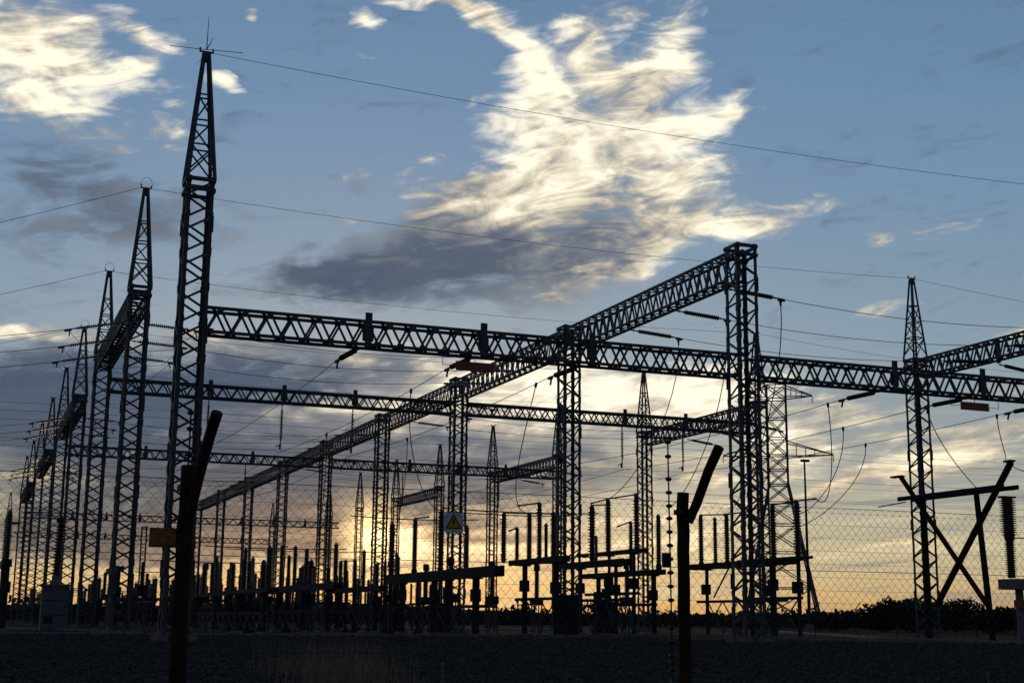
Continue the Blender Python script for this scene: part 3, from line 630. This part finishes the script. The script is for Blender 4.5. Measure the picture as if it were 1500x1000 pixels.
_, _, tD = isolator('isolator with two tall insulators joined by a tube, right of the second flat-topped tower', IG, 49, [(103.2, 6.8, 4.05, 1.15), (98.0, 6.6, 4.2, 1.1)], (96.9, 108.7), 6.75, .3, (103.0, 98.5), [(0, 1), (0, (49, 106.5, 10.9))], post_w=.26)
_, _, tE = isolator('isolator low behind the tube-joined pair, with a bent side arm', IG, 52, [(105.1, 5.4, 3.8, .85), (100.1, 5.75, 3.7, 1), (112.0, 5.35, 3.0, .8)], (99.5, 114.9), 5.3, .42, (111.5, 109.8, 101), [(0, (52, 107.6, 9.15))], post_w=.42)
_, _, tF = isolator('isolator crowded with five insulators left of the second flat-topped tower', IG, 40, [(103.6, 5.7, 3.7, 1.1), (100.7, 5.6, 2.45, .8), (98.2, 5.8, 3.2, 1), (96.2, 5.85, 3.8, .95), (93.5, 5.85, 2.8, 1.1), (94.9, 5.8, 2.2, .7)], (91.2, 101.6), 5.75, .42, (99.0, 93.0), [(0, 4), (1, (40, 102.4, 8.1)), (3, (40, 100.5, 9.95))], post_w=.42)
_, _, tG = isolator('isolator under the warning triangle on a thick beam with four insulators', IG, 33.5, [(112.8, 5.0, 3.95, 1.35), (106.4, 5.15, 3.75, 1), (99.9, 5.0, 4.1, 1.1), (94.1, 4.75, 2.8, .9)], (87.4, 113.4), 4.8, .72, (92.0, 98.0, 101.2, 109.5), [(1, (33.5, 103, 9.0)), (2, 3)], post_w=.55)
_, _, tH = isolator('isolator left of the sun with a row of short insulators', IG, 33.5, [(129.6, 4.05, 2.3, 1), (127.8, 4.05, 2.3, 1), (124.4, 4.0, 2.2, 1), (121.4, 4.0, 3.0, .9)], (114.9, 133), 4.0, .45, (130, 117), [(0, 2)])
_, _, tI = isolator('isolator left of the sun, on a beam with four thin insulators', IG, 26, [(121.1, 3.9, 3.3, .9), (115.8, 3.95, 2.95, .9), (111.6, 4.0, 2.5, .9), (102.1, 3.9, 2.6, .9)], (101, 125.7), 3.85, .5, (122, 112, 104), [(0, (26, 119, 7.2))], post_w=.4)
_, _, tJ = isolator('isolator behind the thick timber post with a row of six short insulators', IG, 20, [(125, 3.35, 2.3, 1), (120.7, 3.3, 2.2, 1), (111, 3.3, 1.9, 1), (104.3, 3.3, 1.8, 1), (99.1, 3.3, 1.7, 1), (97.2, 3.3, 2.6, 1.1)], (95.6, 130.7), 3.25, .3, (128, 118, 108, 98), [(0, 1)])
isolator('isolator cut by the left edge of the picture', IG, 3.2, [(119.1, 5.5, 3.5, 1.2), (115, 5.5, 3.5, 1)], (112, 120), 5.4, .5, (118.6, 113), post_w=.5)
isolator('flat isolator frame between the second and third left towers', IG, 15.2, [(158, 6.4, 1.2, .8)], (148, 160), 6.3, .5, (150, 154, 158), post_w=.4)
# droppers from the buses and conductors to the switchgear
DR = 'droppers from the overhead wires'
def dropper(p, q, label, bulge=(0, 0, 0), k=.5):
    p, q = Vector(p), Vector(q); b_ = Vector(bulge); pts = bez(p, q, p.lerp(Vector((p.x, p.y, q.z)), k)+b_*.4, Vector((q.x, q.y, q.z)).lerp(p, .12)+b_, 14); d_ = (pts[1]-pts[0]).normalized(); wire([pts[0]-d_*.08, pts[0]+d_*.22, pts[0]+d_*.26]+pts[1:], label, DR, [.09, .09, .034]+[.034]*13, name='dropper_wire', n=5)
xs = [b_[0] for b_ in BUS]
def on_bus(i, y):
    for a, b_ in zip(BUSPTS[i][:-1], BUSPTS[i][1:]):
        if a.y <= y <= b_.y: return a.lerp(b_, (y-a.y)/(b_.y-a.y))
    return BUSPTS[i][0]
dropper(on_bus(3, 78.5), (56.6, 84.6, 10.0), 'dropper nearest the near flat-topped tower, falling from the right bay bus', (1.2, 0, -2.2))
dropper(on_bus(4, 86.8), (60.5, 93.5, 9.6), 'middle of the three curved droppers right of the near flat-topped tower', (.8, 0, -1.2))
dropper(on_bus(5, 93.7), (66.5, 104, 9.2), 'rightmost of the three curved droppers beside the big pylon', (.6, 0, -1.2))
dropper(on_bus(1, 84.1), (33.5, 99.9, 9.3), 'dropper falling past the rising girder to the warning triangle isolator', (-1.2, 0, -1.0))
dropper(on_bus(2, 79.2), (40, 98.2, 9.2), 'dropper left of the second flat-topped tower', (-2.2, 0, -1.0))
dropper(CEND[0, 2]+Vector((-.1, 0, -.06)), tD[0], 'long dropper from the rising girder to the tube-joined isolator', (.8, 0, -1))
dropper(CEND[0, 1]+Vector((-.1, 0, -.06)), (52, 98.5, 10), 'long dropper from the middle string of the rising girder', (1.0, 0, -1))
dropper(CEND[0, 0]+Vector((-.1, 0, -.06)), tA[2], 'long dropper beside the near flat-topped tower', (1.0, 0, -1))
for k, X, nmx in ((2, 26, 'left'), (2, 33, 'middle'), (3, 19, 'leftmost')):
    dropper(on_bus({26: 1, 33: 2, 19: 0}[X], yk(k)-18), (X+4, yk(k)+2, 7), f'thin dropper below the second cross girder, {nmx} one', (.5, 0, -1))

# rows of far isolators: alike small silhouettes low on the horizon
FI = thing('isolator_switch', 'small far isolator silhouetted low among the tower feet', 'isolator', (0, 0, 0), 0, 'far isolators low on the horizon')
mb = MB(); mb.bar((0, -4, 3.6), (0, 4, 3.6), .5, .4); part('base_beam', mb, STEEL2, FI)
for y in (-3, 3):
    part('support_post', MB().tube([(0, y, -.05), (0, y, 3.4)], .2, 6), STEEL2, FI)
    rod('strut', (0, y, .3), (0, -y*.2, 3.4), .09, .09, FI)
for y in (-3.5, -1.2, 0.6, 3.5): ob('post_insulator', POST, FI, Matrix.Translation((0, y, 3.8)) @ Matrix.Diagonal((1, 1, .9 if abs(y) > 1 else .7, 1)))
part('lower_beam', MB().bar((0, -3.4, 1.9), (0, 3.4, 1.9), .16, .25), STEEL2, FI)
part('mechanism_box', MB().box((0, .9, 2.5), (.8, .9, 1.0)), STEEL2, FI)
part('contact_arm', MB().tube([(0, -3.5, 7.1), (0, 0.2, 7.1)], .06, 5), WIRE, FI)
def dup(root, loc, rotz=0, sc=1.0):
    r_ = root.copy(); COL.objects.link(r_); r_.location = loc; r_.rotation_euler = (0, 0, rotz); r_.scale = (1, 1, sc)
    for c_ in list(root.children):
        d = c_.copy(); COL.objects.link(d); d.parent = r_
    return r_
spots = []
for row, Y in enumerate((168, 190, 214, 240, 268, 300, 335)):
    for X in (14.5, 19.6, 23, 26.2, 29.6, 33, 38, 47, 54.2, 61, 67.8):
        if X > 52 and Y < 200: continue
        if X > 31 and Y < 140: continue
        if rng.random() < (.5 if Y < 180 else .2): continue
        spots.append((X+rng.uniform(-.8, .8), Y+rng.uniform(-4, 4)))
for i, (x, y) in enumerate(spots):
    s_ = rng.uniform(.72, 1.05)
    if i == 0: FI.location = (x, y, 0); FI.scale = (1, 1, s_)
    else: dup(FI, (x, y, 0), rng.choice([0, 0, math.pi/2]), s_)
PI_ = thing('insulator_stand', 'slim insulator on a pipe stand in the crowded band of switchgear left of centre', 'insulator', (0, 0, 0), 0, 'slim insulator stands left of centre')
part('pipe', MB().tube([(0, 0, -.05), (0, 0, 2.9)], .14, 7).box((0, 0, 2.9), (.6, .6, .07)).box((0, 0, .08), (.6, .6, .25)), STEEL2, PI_)
ob('post_insulator', POST, PI_, Matrix.Translation((0, 0, 2.93)) @ Matrix.Diagonal((.85, .85, .72, 1))); ob('terminal', CAPIM, PI_, Matrix.Translation((0, 0, 5.45)))
for i in range(64):
    Yp = rng.uniform(112, 172); Xp = Yp*math.tan(rad(rng.uniform(8.2, 19.5))); s_ = rng.uniform(.85, 1.25)
    if i == 0: PI_.location = (Xp, Yp, 0)
    else: dup(PI_, (Xp, Yp, 0), 0, s_)
for i, (xa, xb, y, z) in enumerate([(28, 39, 106, 9.1), (33.5, 47, 100, 9.5), (20, 33, 125, 7.4), (38, 50, 112, 10.2), (17, 30, 140, 6.6), (26, 44, 150, 8.4)]):
    wire(cat_pts((xa, y, z), (xb, y+.6, z+.1), .15, 8), f'tubular bus laid across the insulator tops, {ORD[i]} from the front', 'tubular buses', .045, name='tubular_bus', n=6)
# instrument transformers: box head, insulator, lattice stand
def vt(label, x, y, zb, hi, box, head=False, group='instrument transformers'):
    t_ = thing('instrument_transformer', label, 'transformer', (x, y, 0), 0, group)
    for sx in (-1, 1):
        for sy_ in (-1, 1): rod('leg', (sx*.35, sy_*.35, 0), (sx*.35, sy_*.35, zb), .09, .09, t_)
    rod('brace', (-.35, -.35, .3), (.35, -.35, zb-.3), .05, .05, t_); rod('brace', (.35, -.36, .3), (-.35, -.36, zb-.3), .05, .05, t_)
    part('tank', MB().box((0, 0, zb+box/2), (1.0, .9, box)), STEEL2, t_)
    ob('post_insulator', POST, t_, Matrix.Translation((0, 0, zb+box)) @ Matrix.Diagonal((1.1, 1.1, hi/3.5, 1)))
    part('head', MB().lathe([(.15, 0), (.32, .1), (.32, .55), (.2, .7)] if head else [(.12, 0), (.18, .08), (.1, .25)], 8, 'Z', (0, 0, zb+box+hi)), STEEL2, t_)
    return t_
vt('squat instrument transformer with boxy tank left of the thick timber post', 18.1, 154, 3.3, 2.2, 1.2)
for i, (x, y, lb) in enumerate([(44.5, 118, 'right of the second flat-topped tower foot'), (41.5, 128, 'behind the second flat-topped tower foot'), (36.2, 122, 'under the right end of the warning triangle isolator'), (30.2, 128, 'below the sun'), (28.2, 138, 'left of and below the sun'), (55.0, 112, 'behind the thin timber post'), (22.5, 140, 'among the row of short insulators'), (38.5, 112, 'left of the dark control cabinet'), (50.5, 122, 'at the foot of the tube-joined isolator'), (13.6, 140, 'beside the second left tower foot')]):
    vt(f'instrument transformer {lb}', x, y, 2.6, 2.4, .7, True)
# breaker cabinets
def cabinet(label, x, y, w, d_, hh, m=STEEL2):
    t_ = thing('control_cabinet', label, 'cabinet', (x, y, 0), 0, 'control cabinets')
    part('body', MB().box((0, 0, hh/2+.2), (w, d_, hh)), m, t_); part('roof', MB().box((0, 0, hh+.24), (w+.16, d_+.16, .08)), m, t_); part('footing', MB().box((0, 0, .1), (w+.2, d_+.2, .22)), CONC, t_)
    for s_ in (-1, 1): part('door', MB().box((s_*w*.245, -d_/2-.012, hh/2+.2), (w*.46, .03, hh*.9)), m, t_)
    return t_
cabinet('tall dark control cabinet at the foot of the second flat-topped tower', 41.8, 95.2, 1.5, 1.0, 2.8)
cabinet('control cabinet below the isolator with the bent side arm', 52.5, 111.5, 1.6, 1.0, 2.6)
cabinet('control cabinet between the legs below the warning triangle', 35.0, 104.0, 1.4, 1.0, 2.2)
cabinet('low control cabinet on the gravel right of the thick timber post', 16.5, 113.0, 1.2, .8, 1.8)
# grey plinth with porcelain bushing, left
t_ = thing('plinth_transformer', 'grey concrete plinth carrying a tall dark porcelain column, left of the second left tower', 'transformer', (7.5, 123.6, 0))
part('plinth', MB().box((0, 0, 1.8), (2.15, 1.7, 3.7)), PLINTH, t_); part('cap_slab', MB().box((0, 0, 3.7), (2.5, 2.0, .16)), PLINTH, t_)
part('flange', MB().lathe([(.5, 3.78), (.5, 4.0), (.36, 4.1), (.36, 4.5)], 12), CONC, t_)
ob('post_insulator', POST, t_, Matrix.Translation((0, 0, 4.4)) @ Matrix.Rotation(rad(1.5), 4, 'Y') @ Matrix.Diagonal((1.7, 1.7, 1.3, 1)))
part('head', MB().lathe([(.25, 8.9), (.34, 9.0), (.3, 9.3), (.1, 9.4)], 10), STEEL2, t_)
part('name_plate', MB().box((.2, -.86, 3.2), (.8, .02, .18)), CONC, t_)
for z in (1.25, 2.45): part('joint_strip', MB().box((0, -.855, z), (2.1, .02, .05)), STEEL2, t_)
part('hatch', MB().box((-.5, -.86, .85), (.7, .03, .6)), STEEL2, t_)
# right edge: slab with big insulator
t_ = thing('slab_insulator', 'big two-stage insulator on a pale concrete slab at the right edge', 'insulator', (59.3, 68.0, 0))
part('slab', MB().box((.9, -.2, 3.62), (2.9, 1.6, .62)), CONC, t_); part('support_post', MB().tube([(.55, 0, 0), (.5, 0, 3.3)], .24, 10), CONC, t_); part('support_post', MB().tube([(1.9, -.4, 0), (1.9, -.4, 3.3)], .24, 10), CONC, t_)
ob('post_insulator', POST, t_, Matrix.Translation((0, 0, 4.0)) @ Matrix.Diagonal((1.3, 1.3, .66, 1))); part('flange', MB().lathe([(.26, 6.25), (.3, 6.3), (.3, 6.4), (.26, 6.5)], 10), STEEL2, t_)
ob('post_insulator', POST, t_, Matrix.Translation((0, 0, 6.45)) @ Matrix.Diagonal((1.9, 1.9, .68, 1))); part('head', MB().box((0, 0, 8.88), (1.0, .5, .1)), STEEL2, t_)
part('mechanism_box', MB().box((.55, -.3, 2.45), (1.1, .5, .5)), RED, t_)
part('side_arm', MB().tube([(0, 0, 6.4), (1.6, -.1, 6.45)], .04, 5), STEEL2, t_)
# crossed pole frame, right
t_ = thing('pole_frame', 'tall frame of two upright and two crossed poles at the right', 'pole frame', (68.3, 84, 0))
def pole(nm, a, b_, r0, r1): 
    return part(nm, MB().tube([(0, a[0]-84, a[1]), (0, b_[0]-84, b_[1])], [r0, r1], 8), TIMBER, t_)
pole('upright_pole', (87.6, -.1), (87.6, 10.6), .3, .24); pole('upright_pole', (80.6, -.1), (81.5, 10.6), .24, .2)
part('cross_pole', MB().tube([(-.35, 80.6-84, 2.6), (-.35, 89.7-84, 12.5)], [.2, .2], 8), TIMBER, t_); part('cross_pole', MB().tube([(.35, 87.0-84, 2.6), (.35, 78.1-84, 12.5)], [.24, .24], 8), TIMBER, t_)
part('crossbeam', MB().bar((-.62, 89.8-84, 10.75), (-.62, 77.9-84, 10.75), .16, .32), STEEL2, t_); part('crossbeam', MB().bar((.68, 89.8-84, 10.75), (.68, 77.9-84, 10.75), .16, .32), STEEL2, t_)
part('bracket', MB().box((.3, 78.2-84, 12.6), (.5, .7, .14)), STEEL2, t_); part('bracket', MB().box((-.3, 90.2-84, 12.55), (.5, 1.2, .14)), STEEL2, t_)
part('outrigger', MB().tube([(0, 89.7-84, 10.55), (0, 93.2-84, 10.4)], .05, 5), STEEL2, t_)
dropper(on_bus(4, 76.9), (68.3, 81.6, 11.1), 'dropper curving down onto the crossbeam of the pole frame', (1.4, 0, -1.4))
dropper(on_bus(5, 78.0), (68.3, 78.2, 12.7), 'short dropper onto the tip of the slanting right pole', (.2, 0, -.2))
wire(bez((68.3, 78.2, 12.6), (80, 70, 11.6), (69.5, 77, 10.6), (74, 73, 10.9)), 'cable sagging from the slanting pole tip to the right edge', DR, .03, name='dropper_wire')

# ------------------------------------------------------------------ far pylon, mast, back fence
t_ = thing('transmission_pylon', 'big distant pylon with two crossarms right of the near flat-topped tower', 'pylon', (152.6, 241.0, 0), -.55)
def pw(z): return 7.6-(7.6-1.9)*min(z/28.5, 1) if z < 28.5 else 1.9
LV = [0, 8, 15, 20.5, 25, 28.5, 31.5, 34.5, 38, 42, 46, 48.8]
for sx in (-1, 1):
    for sy_ in (-1, 1):
        for a, b_ in ((0, 28.5), (28.5, 48.8)): rod('leg', (sx*pw(a), sy_*pw(a), a), (sx*pw(b_), sy_*pw(b_), b_), .38, .38, t_)
for a, b_ in zip(LV[:-1], LV[1:]):
    for s_ in (-1, 1):
        for (p, q) in (((-pw(a), s_*pw(a), a), (pw(b_), s_*pw(b_), b_)), ((pw(a), s_*pw(a), a), (-pw(b_), s_*pw(b_), b_)), ((s_*pw(a), -pw(a), a), (s_*pw(b_), pw(b_), b_)), ((s_*pw(a), pw(a), a), (s_*pw(b_), -pw(b_), b_))): rod('brace', p, q, .19, .19, t_)
    for s_ in (-1, 1): rod('brace', (-pw(b_), s_*pw(b_), b_), (pw(b_), s_*pw(b_), b_), .19, .19, t_)
for z, L, dz_, nm in ((34.2, 11, 3.0, 'crossarm'), (46.3, 7.2, 2.3, 'crossarm')):
    for s_ in (-1, 1):
        mb = MB(); tip = Vector((s_*L, 0, z+.3))
        for sy_ in (-1, 1):
            mb.bar((s_*1.9, sy_*1.9, z), tip, .2); mb.bar((s_*1.9, sy_*1.9, z+dz_), tip+Vector((0, 0, .1)), .2)
            for f_ in (.2, .4, .6, .8):
                p0 = Vector((s_*1.9, sy_*1.9, z)).lerp(tip, f_); p1 = Vector((s_*1.9, sy_*1.9, z+dz_)).lerp(tip, f_); mb.bar(p0, p1, .1)
        mb.bar(tip, tip+Vector((0, 0, -1.4)), .16); part(nm, mb, STEEL, t_)
t_ = thing('lightning_mast', 'tall thin mast with a small cap in front of the big pylon', 'mast', (92.9, 140.9, 0))
part('shaft', MB().tube([(0, 0, -.1), (0, 0, 8), (0, 0, 20.2)], [.22, .17, .1], 8), STEEL2, t_); part('lamp_head', MB().box((.1, 0, 20.25), (1.0, .5, .28)), STEEL2, t_); part('footing', MB().box((0, 0, .5), (.7, .7, 1.2)), CONC, t_)
BF = thing('perimeter_fence', 'far perimeter fence with slanting post tips behind the yard at the right', 'fence', (0, 0, 0))
pts = [(80+i*4.5, 128-i*.9) for i in range(-1, 16)]
pm = MB().tube([(0, 0, -.1), (0, 0, 2.75), (.55, -.15, 3.45)], .06, 5).mesh('fence_post', STEEL2)
for x, y in pts: ob('fence_post', pm, BF, Matrix.Translation((x, y, 0)))
for z in (.5, 1.1, 1.7, 2.3, 2.7): part('strand', MB().tube([(x, y, z) for x, y in pts], .012, 3), WIRE, BF)

# red notice boards under the front girder
for x, yb, zb_, lb in ((9.3, YF1-.5, 19.4, 'small dark red board under a far girder, left of the yellow fence sign'), (25.9, Y0-.45, 15.1, 'dark red board hung under the front girder left of the second flat-topped tower'), (60.5, Y0-.45, 15.1, 'dark red board hung under the front girder right of the peaked tower')):
    t_ = thing('notice_board', lb, 'sign', (x, yb, zb_), 0, 'red boards hung under the girder')
    part('board', MB().box((0, 0, 0), (2.25, .06, .52)), RED, t_)
    for nm, a, b_ in (('hanger_rod', (-1.9, 0, .62), (1.9, 0, .62)), ('hanger_rod', (-1.9, 0, -.05), (-1.9, 0, .62)), ('hanger_rod', (1.9, 0, -.05), (1.9, 0, .62)), ('hanger_rod', (-1.9, .001, 0), (-1.12, .001, 0)), ('hanger_rod', (1.12, .001, 0), (1.9, .001, 0)), ('hanger_rod', (0, 0, .26), (0, 0, .75))):
        rod(nm, a, b_, .03, .03, t_)

# ------------------------------------------------------------------ near security fence
YF = 12.6; FX0, FX1, FH = -3.6, 15.2, 2.42
F_ = thing('security_fence', 'near chain-link fence on timber posts with slanting arms', 'fence', (0, YF, 0))
for x, r0, hh in ((-3.2, .075, 2.5), (1.83, .074, 2.53), (6.83, .064, 2.5), (11.8, .07, 2.5)):
    n = 14; o = MB(); prof = [(x+rng.normal(0, .004), rng.normal(0, .004), z) for z in np.linspace(-.1, hh, n)]
    o.tube(prof, [r0*(1.06-.1*i/n+rng.normal(0, .035)) for i in range(n)], 12); part('fence_post', o, TIMBER, F_, True)
    a = MB(); ax = x+r0+.03
    ax = x+.03; a.tube([(ax-.01, -r0-.02, hh-(.42 if x < 4 else .30)), (ax+.03, -r0-.12, hh-.12), (ax+.075, -.36, hh+.2), (ax+.11, -.52, hh+.42)], [.046, .049, .05, .052], 12); part('post_arm', a, TIMBER, F_, False); part('arm_bracket', MB().box((x, -.03, hh-.2), (r0*2.3, r0*2.9, .05)), STEEL2, F_)
for j, f_ in enumerate((.35, .62, .9)):
    part('barbed_strand', MB().tube([(X, -.5*f_-.02, 2.2+.76*f_-.02*math.sin((X+3.2)/5.0*math.pi)**2) for X in np.linspace(FX0, FX1, 40)], .0016, 4), WIRE, F_)
p_ = .049; zst = .054; cl = MB(); nz = int(FH/zst)
V = []; Fc = []; sagx = rng.normal(0, .0025, nz+1)
for i in range(int((FX1-FX0)/p_)):
    o = len(V)
    for j in range(nz+1):
        x = FX0+i*p_+(((i+j) % 2)*p_)+sagx[j]
        z = FH-j*zst; yv = .004*(1 if j % 2 else -1)
        for k in range(3):
            a = 2.0944*k; V.append((x+.0021*math.cos(a), yv+.09+.0021*math.sin(a), z))
    for j in range(nz):
        for k in range(3): Fc.append((o+j*3+k, o+j*3+(k+1) % 3, o+j*3+3+(k+1) % 3, o+j*3+3+k))
cl.v, cl.f = V, Fc; part('chain_link', cl, WIRE, F_, stuff=True)
for z in (2.42, 1.75, .9, .15): part('straining_wire', MB().tube([(X, .092, z-.006*math.sin(X*.63)**2) for X in np.linspace(FX0, FX1, 30)], .0032, 4), WIRE, F_)
# electric fence behind it
YE = 12.95
E_ = thing('electric_fence', 'electric fence of many level wires on beaded rods behind the chain-link', 'fence', (0, YE, 0))
ZS = [3.06, 2.91, 2.67, 2.53, 2.39, 2.26, 2.12, 1.98, 1.84, 1.7, 1.56, 1.42, 1.28, 1.14, 1.0, .86, .72, .58, .44]
for z in ZS:
    sg = rng.uniform(.004, .016)
    part('live_wire', MB().tube([(X, -.03, z-sg*math.sin((X-1.85)/4.97*math.pi)**2) for X in np.linspace(FX0, FX1, 48)], .0014, 4), WIRE, E_)
BEAD = MB().lathe([(.008, -.022), (.03, -.014), (.036, 0), (.03, .014), (.008, .022)], 10).mesh('bead', BLK, True)
for x in (-3.1, 1.90, 6.88, 11.9):
    r_ = part('insulator_rod', MB().tube([(x, 0, -.1), (x-.03, 0, 3.1)], .008, 6), STEEL2, E_)
    for z in ZS: ob('bead', BEAD, r_, Matrix.Translation((x-.03*z/3.1, 0, z)))
r_ = part('junction_box', MB().box((6.84, .04, 1.83), (.085, .05, .15)), STEEL2, E_)
# signs on the fence
t_ = thing('fence_sign', 'yellow rectangular sign wired to the fence beside the thick timber post', 'sign', (1.70, YE-.09, 1.9))
part('plate', MB().box((0, 0, 0), (.30, .004, .175)), ORA, t_); part('border', MB().bar((-.125, -.004, -.072), (.125, -.004, -.072), .003, .006), BLK, t_)
t_ = thing('warning_sign', 'pale square sign with a yellow warning triangle hung on the electric fence', 'sign', (4.45, YE-.06, 2.13), 0)
def plate(pts, y0, y1):
    n = len(pts); mb = MB(); mb.add([(x, y0, z) for x, z in pts]+[(x, y1, z) for x, z in pts], [tuple(range(n)), tuple(range(2*n-1, n-1, -1))]+[(i, n+i, n+(i+1) % n, (i+1) % n) for i in range(n)]); return mb
s_ = .088; c2 = .02; t_.scale = (1.14, 1, 1.14)
part('plate', plate([(-s_+c2, -s_), (s_-c2, -s_), (s_, -s_+c2), (s_, s_-c2), (s_-c2, s_), (-s_+c2, s_), (-s_, s_-c2), (-s_, -s_+c2)], -.002, .002), WHT, t_)
part('triangle_border', plate([(-.076, -.052), (.076, -.052), (0, .080)], -.005, -.002), BLK, t_)
part('triangle', plate([(-.058, -.042), (.058, -.042), (0, .058)], -.008, -.005), YEL, t_)
part('lightning_bolt', plate([(.004, .038), (-.016, -.002), (-.002, -.002), (-.010, -.036), (.016, .008), (.002, .008), (.012, .038)], -.010, -.008), BLK, t_)

# marker stakes and dry weeds out on the gravel
for (x, y, z, lb) in ((6.4, 18.9, .62, 'thin pale ribbed marker stake at the bottom edge, left of centre'), (13.1, 15.6, .58, 'thin pale marker stake at the bottom right edge')):
    t_ = thing('marker_stake', lb, 'stake', (x, y, 0), 0, 'marker stakes in the gravel')
    part('stake', MB().lathe([(.014, -.1)]+[(r_, zz) for i in range(26) for r_, zz in ((.022, i*z/26), (.016, (i+.6)*z/26))]+[(.008, z)], 8), CONC, t_)
def weeds(cx, cy_, w, n, hh, label):
    v = []; f = []
    for i in range(n):
        x, y = rng.normal(cx, w), rng.normal(cy_, w); L = hh*rng.uniform(.4, 1.1); a = rng.uniform(0, 6.28); ln = rng.uniform(.1, .5)*L; o = len(v); dx_, dy_ = math.cos(a), math.sin(a); ww = .006
        for t in (0, .5, 1): v += [(x+dx_*ln*t*t-dy_*ww*(1-t), y+dy_*ln*t*t+dx_*ww*(1-t), L*t), (x+dx_*ln*t*t+dy_*ww*(1-t), y+dy_*ln*t*t-dx_*ww*(1-t), L*t)]
        f += [(o, o+1, o+3, o+2), (o+2, o+3, o+5, o+4)]
    mb = MB(); mb.v, mb.f = v, f; return tag(ob('weeds', mb.mesh('weeds', DRY)), label, 'weeds', kind='stuff')
weeds(6.0, 22.5, .5, 520, .95, 'dry weed tuft in front of the towers near the bottom edge')
weeds(7.4, 30, .8, 420, .9, 'thin dry weeds scattered on the gravel behind the tuft')
weeds(70, 98, 9, 1500, .5, 'dry grass fringe along the kerb at the right')
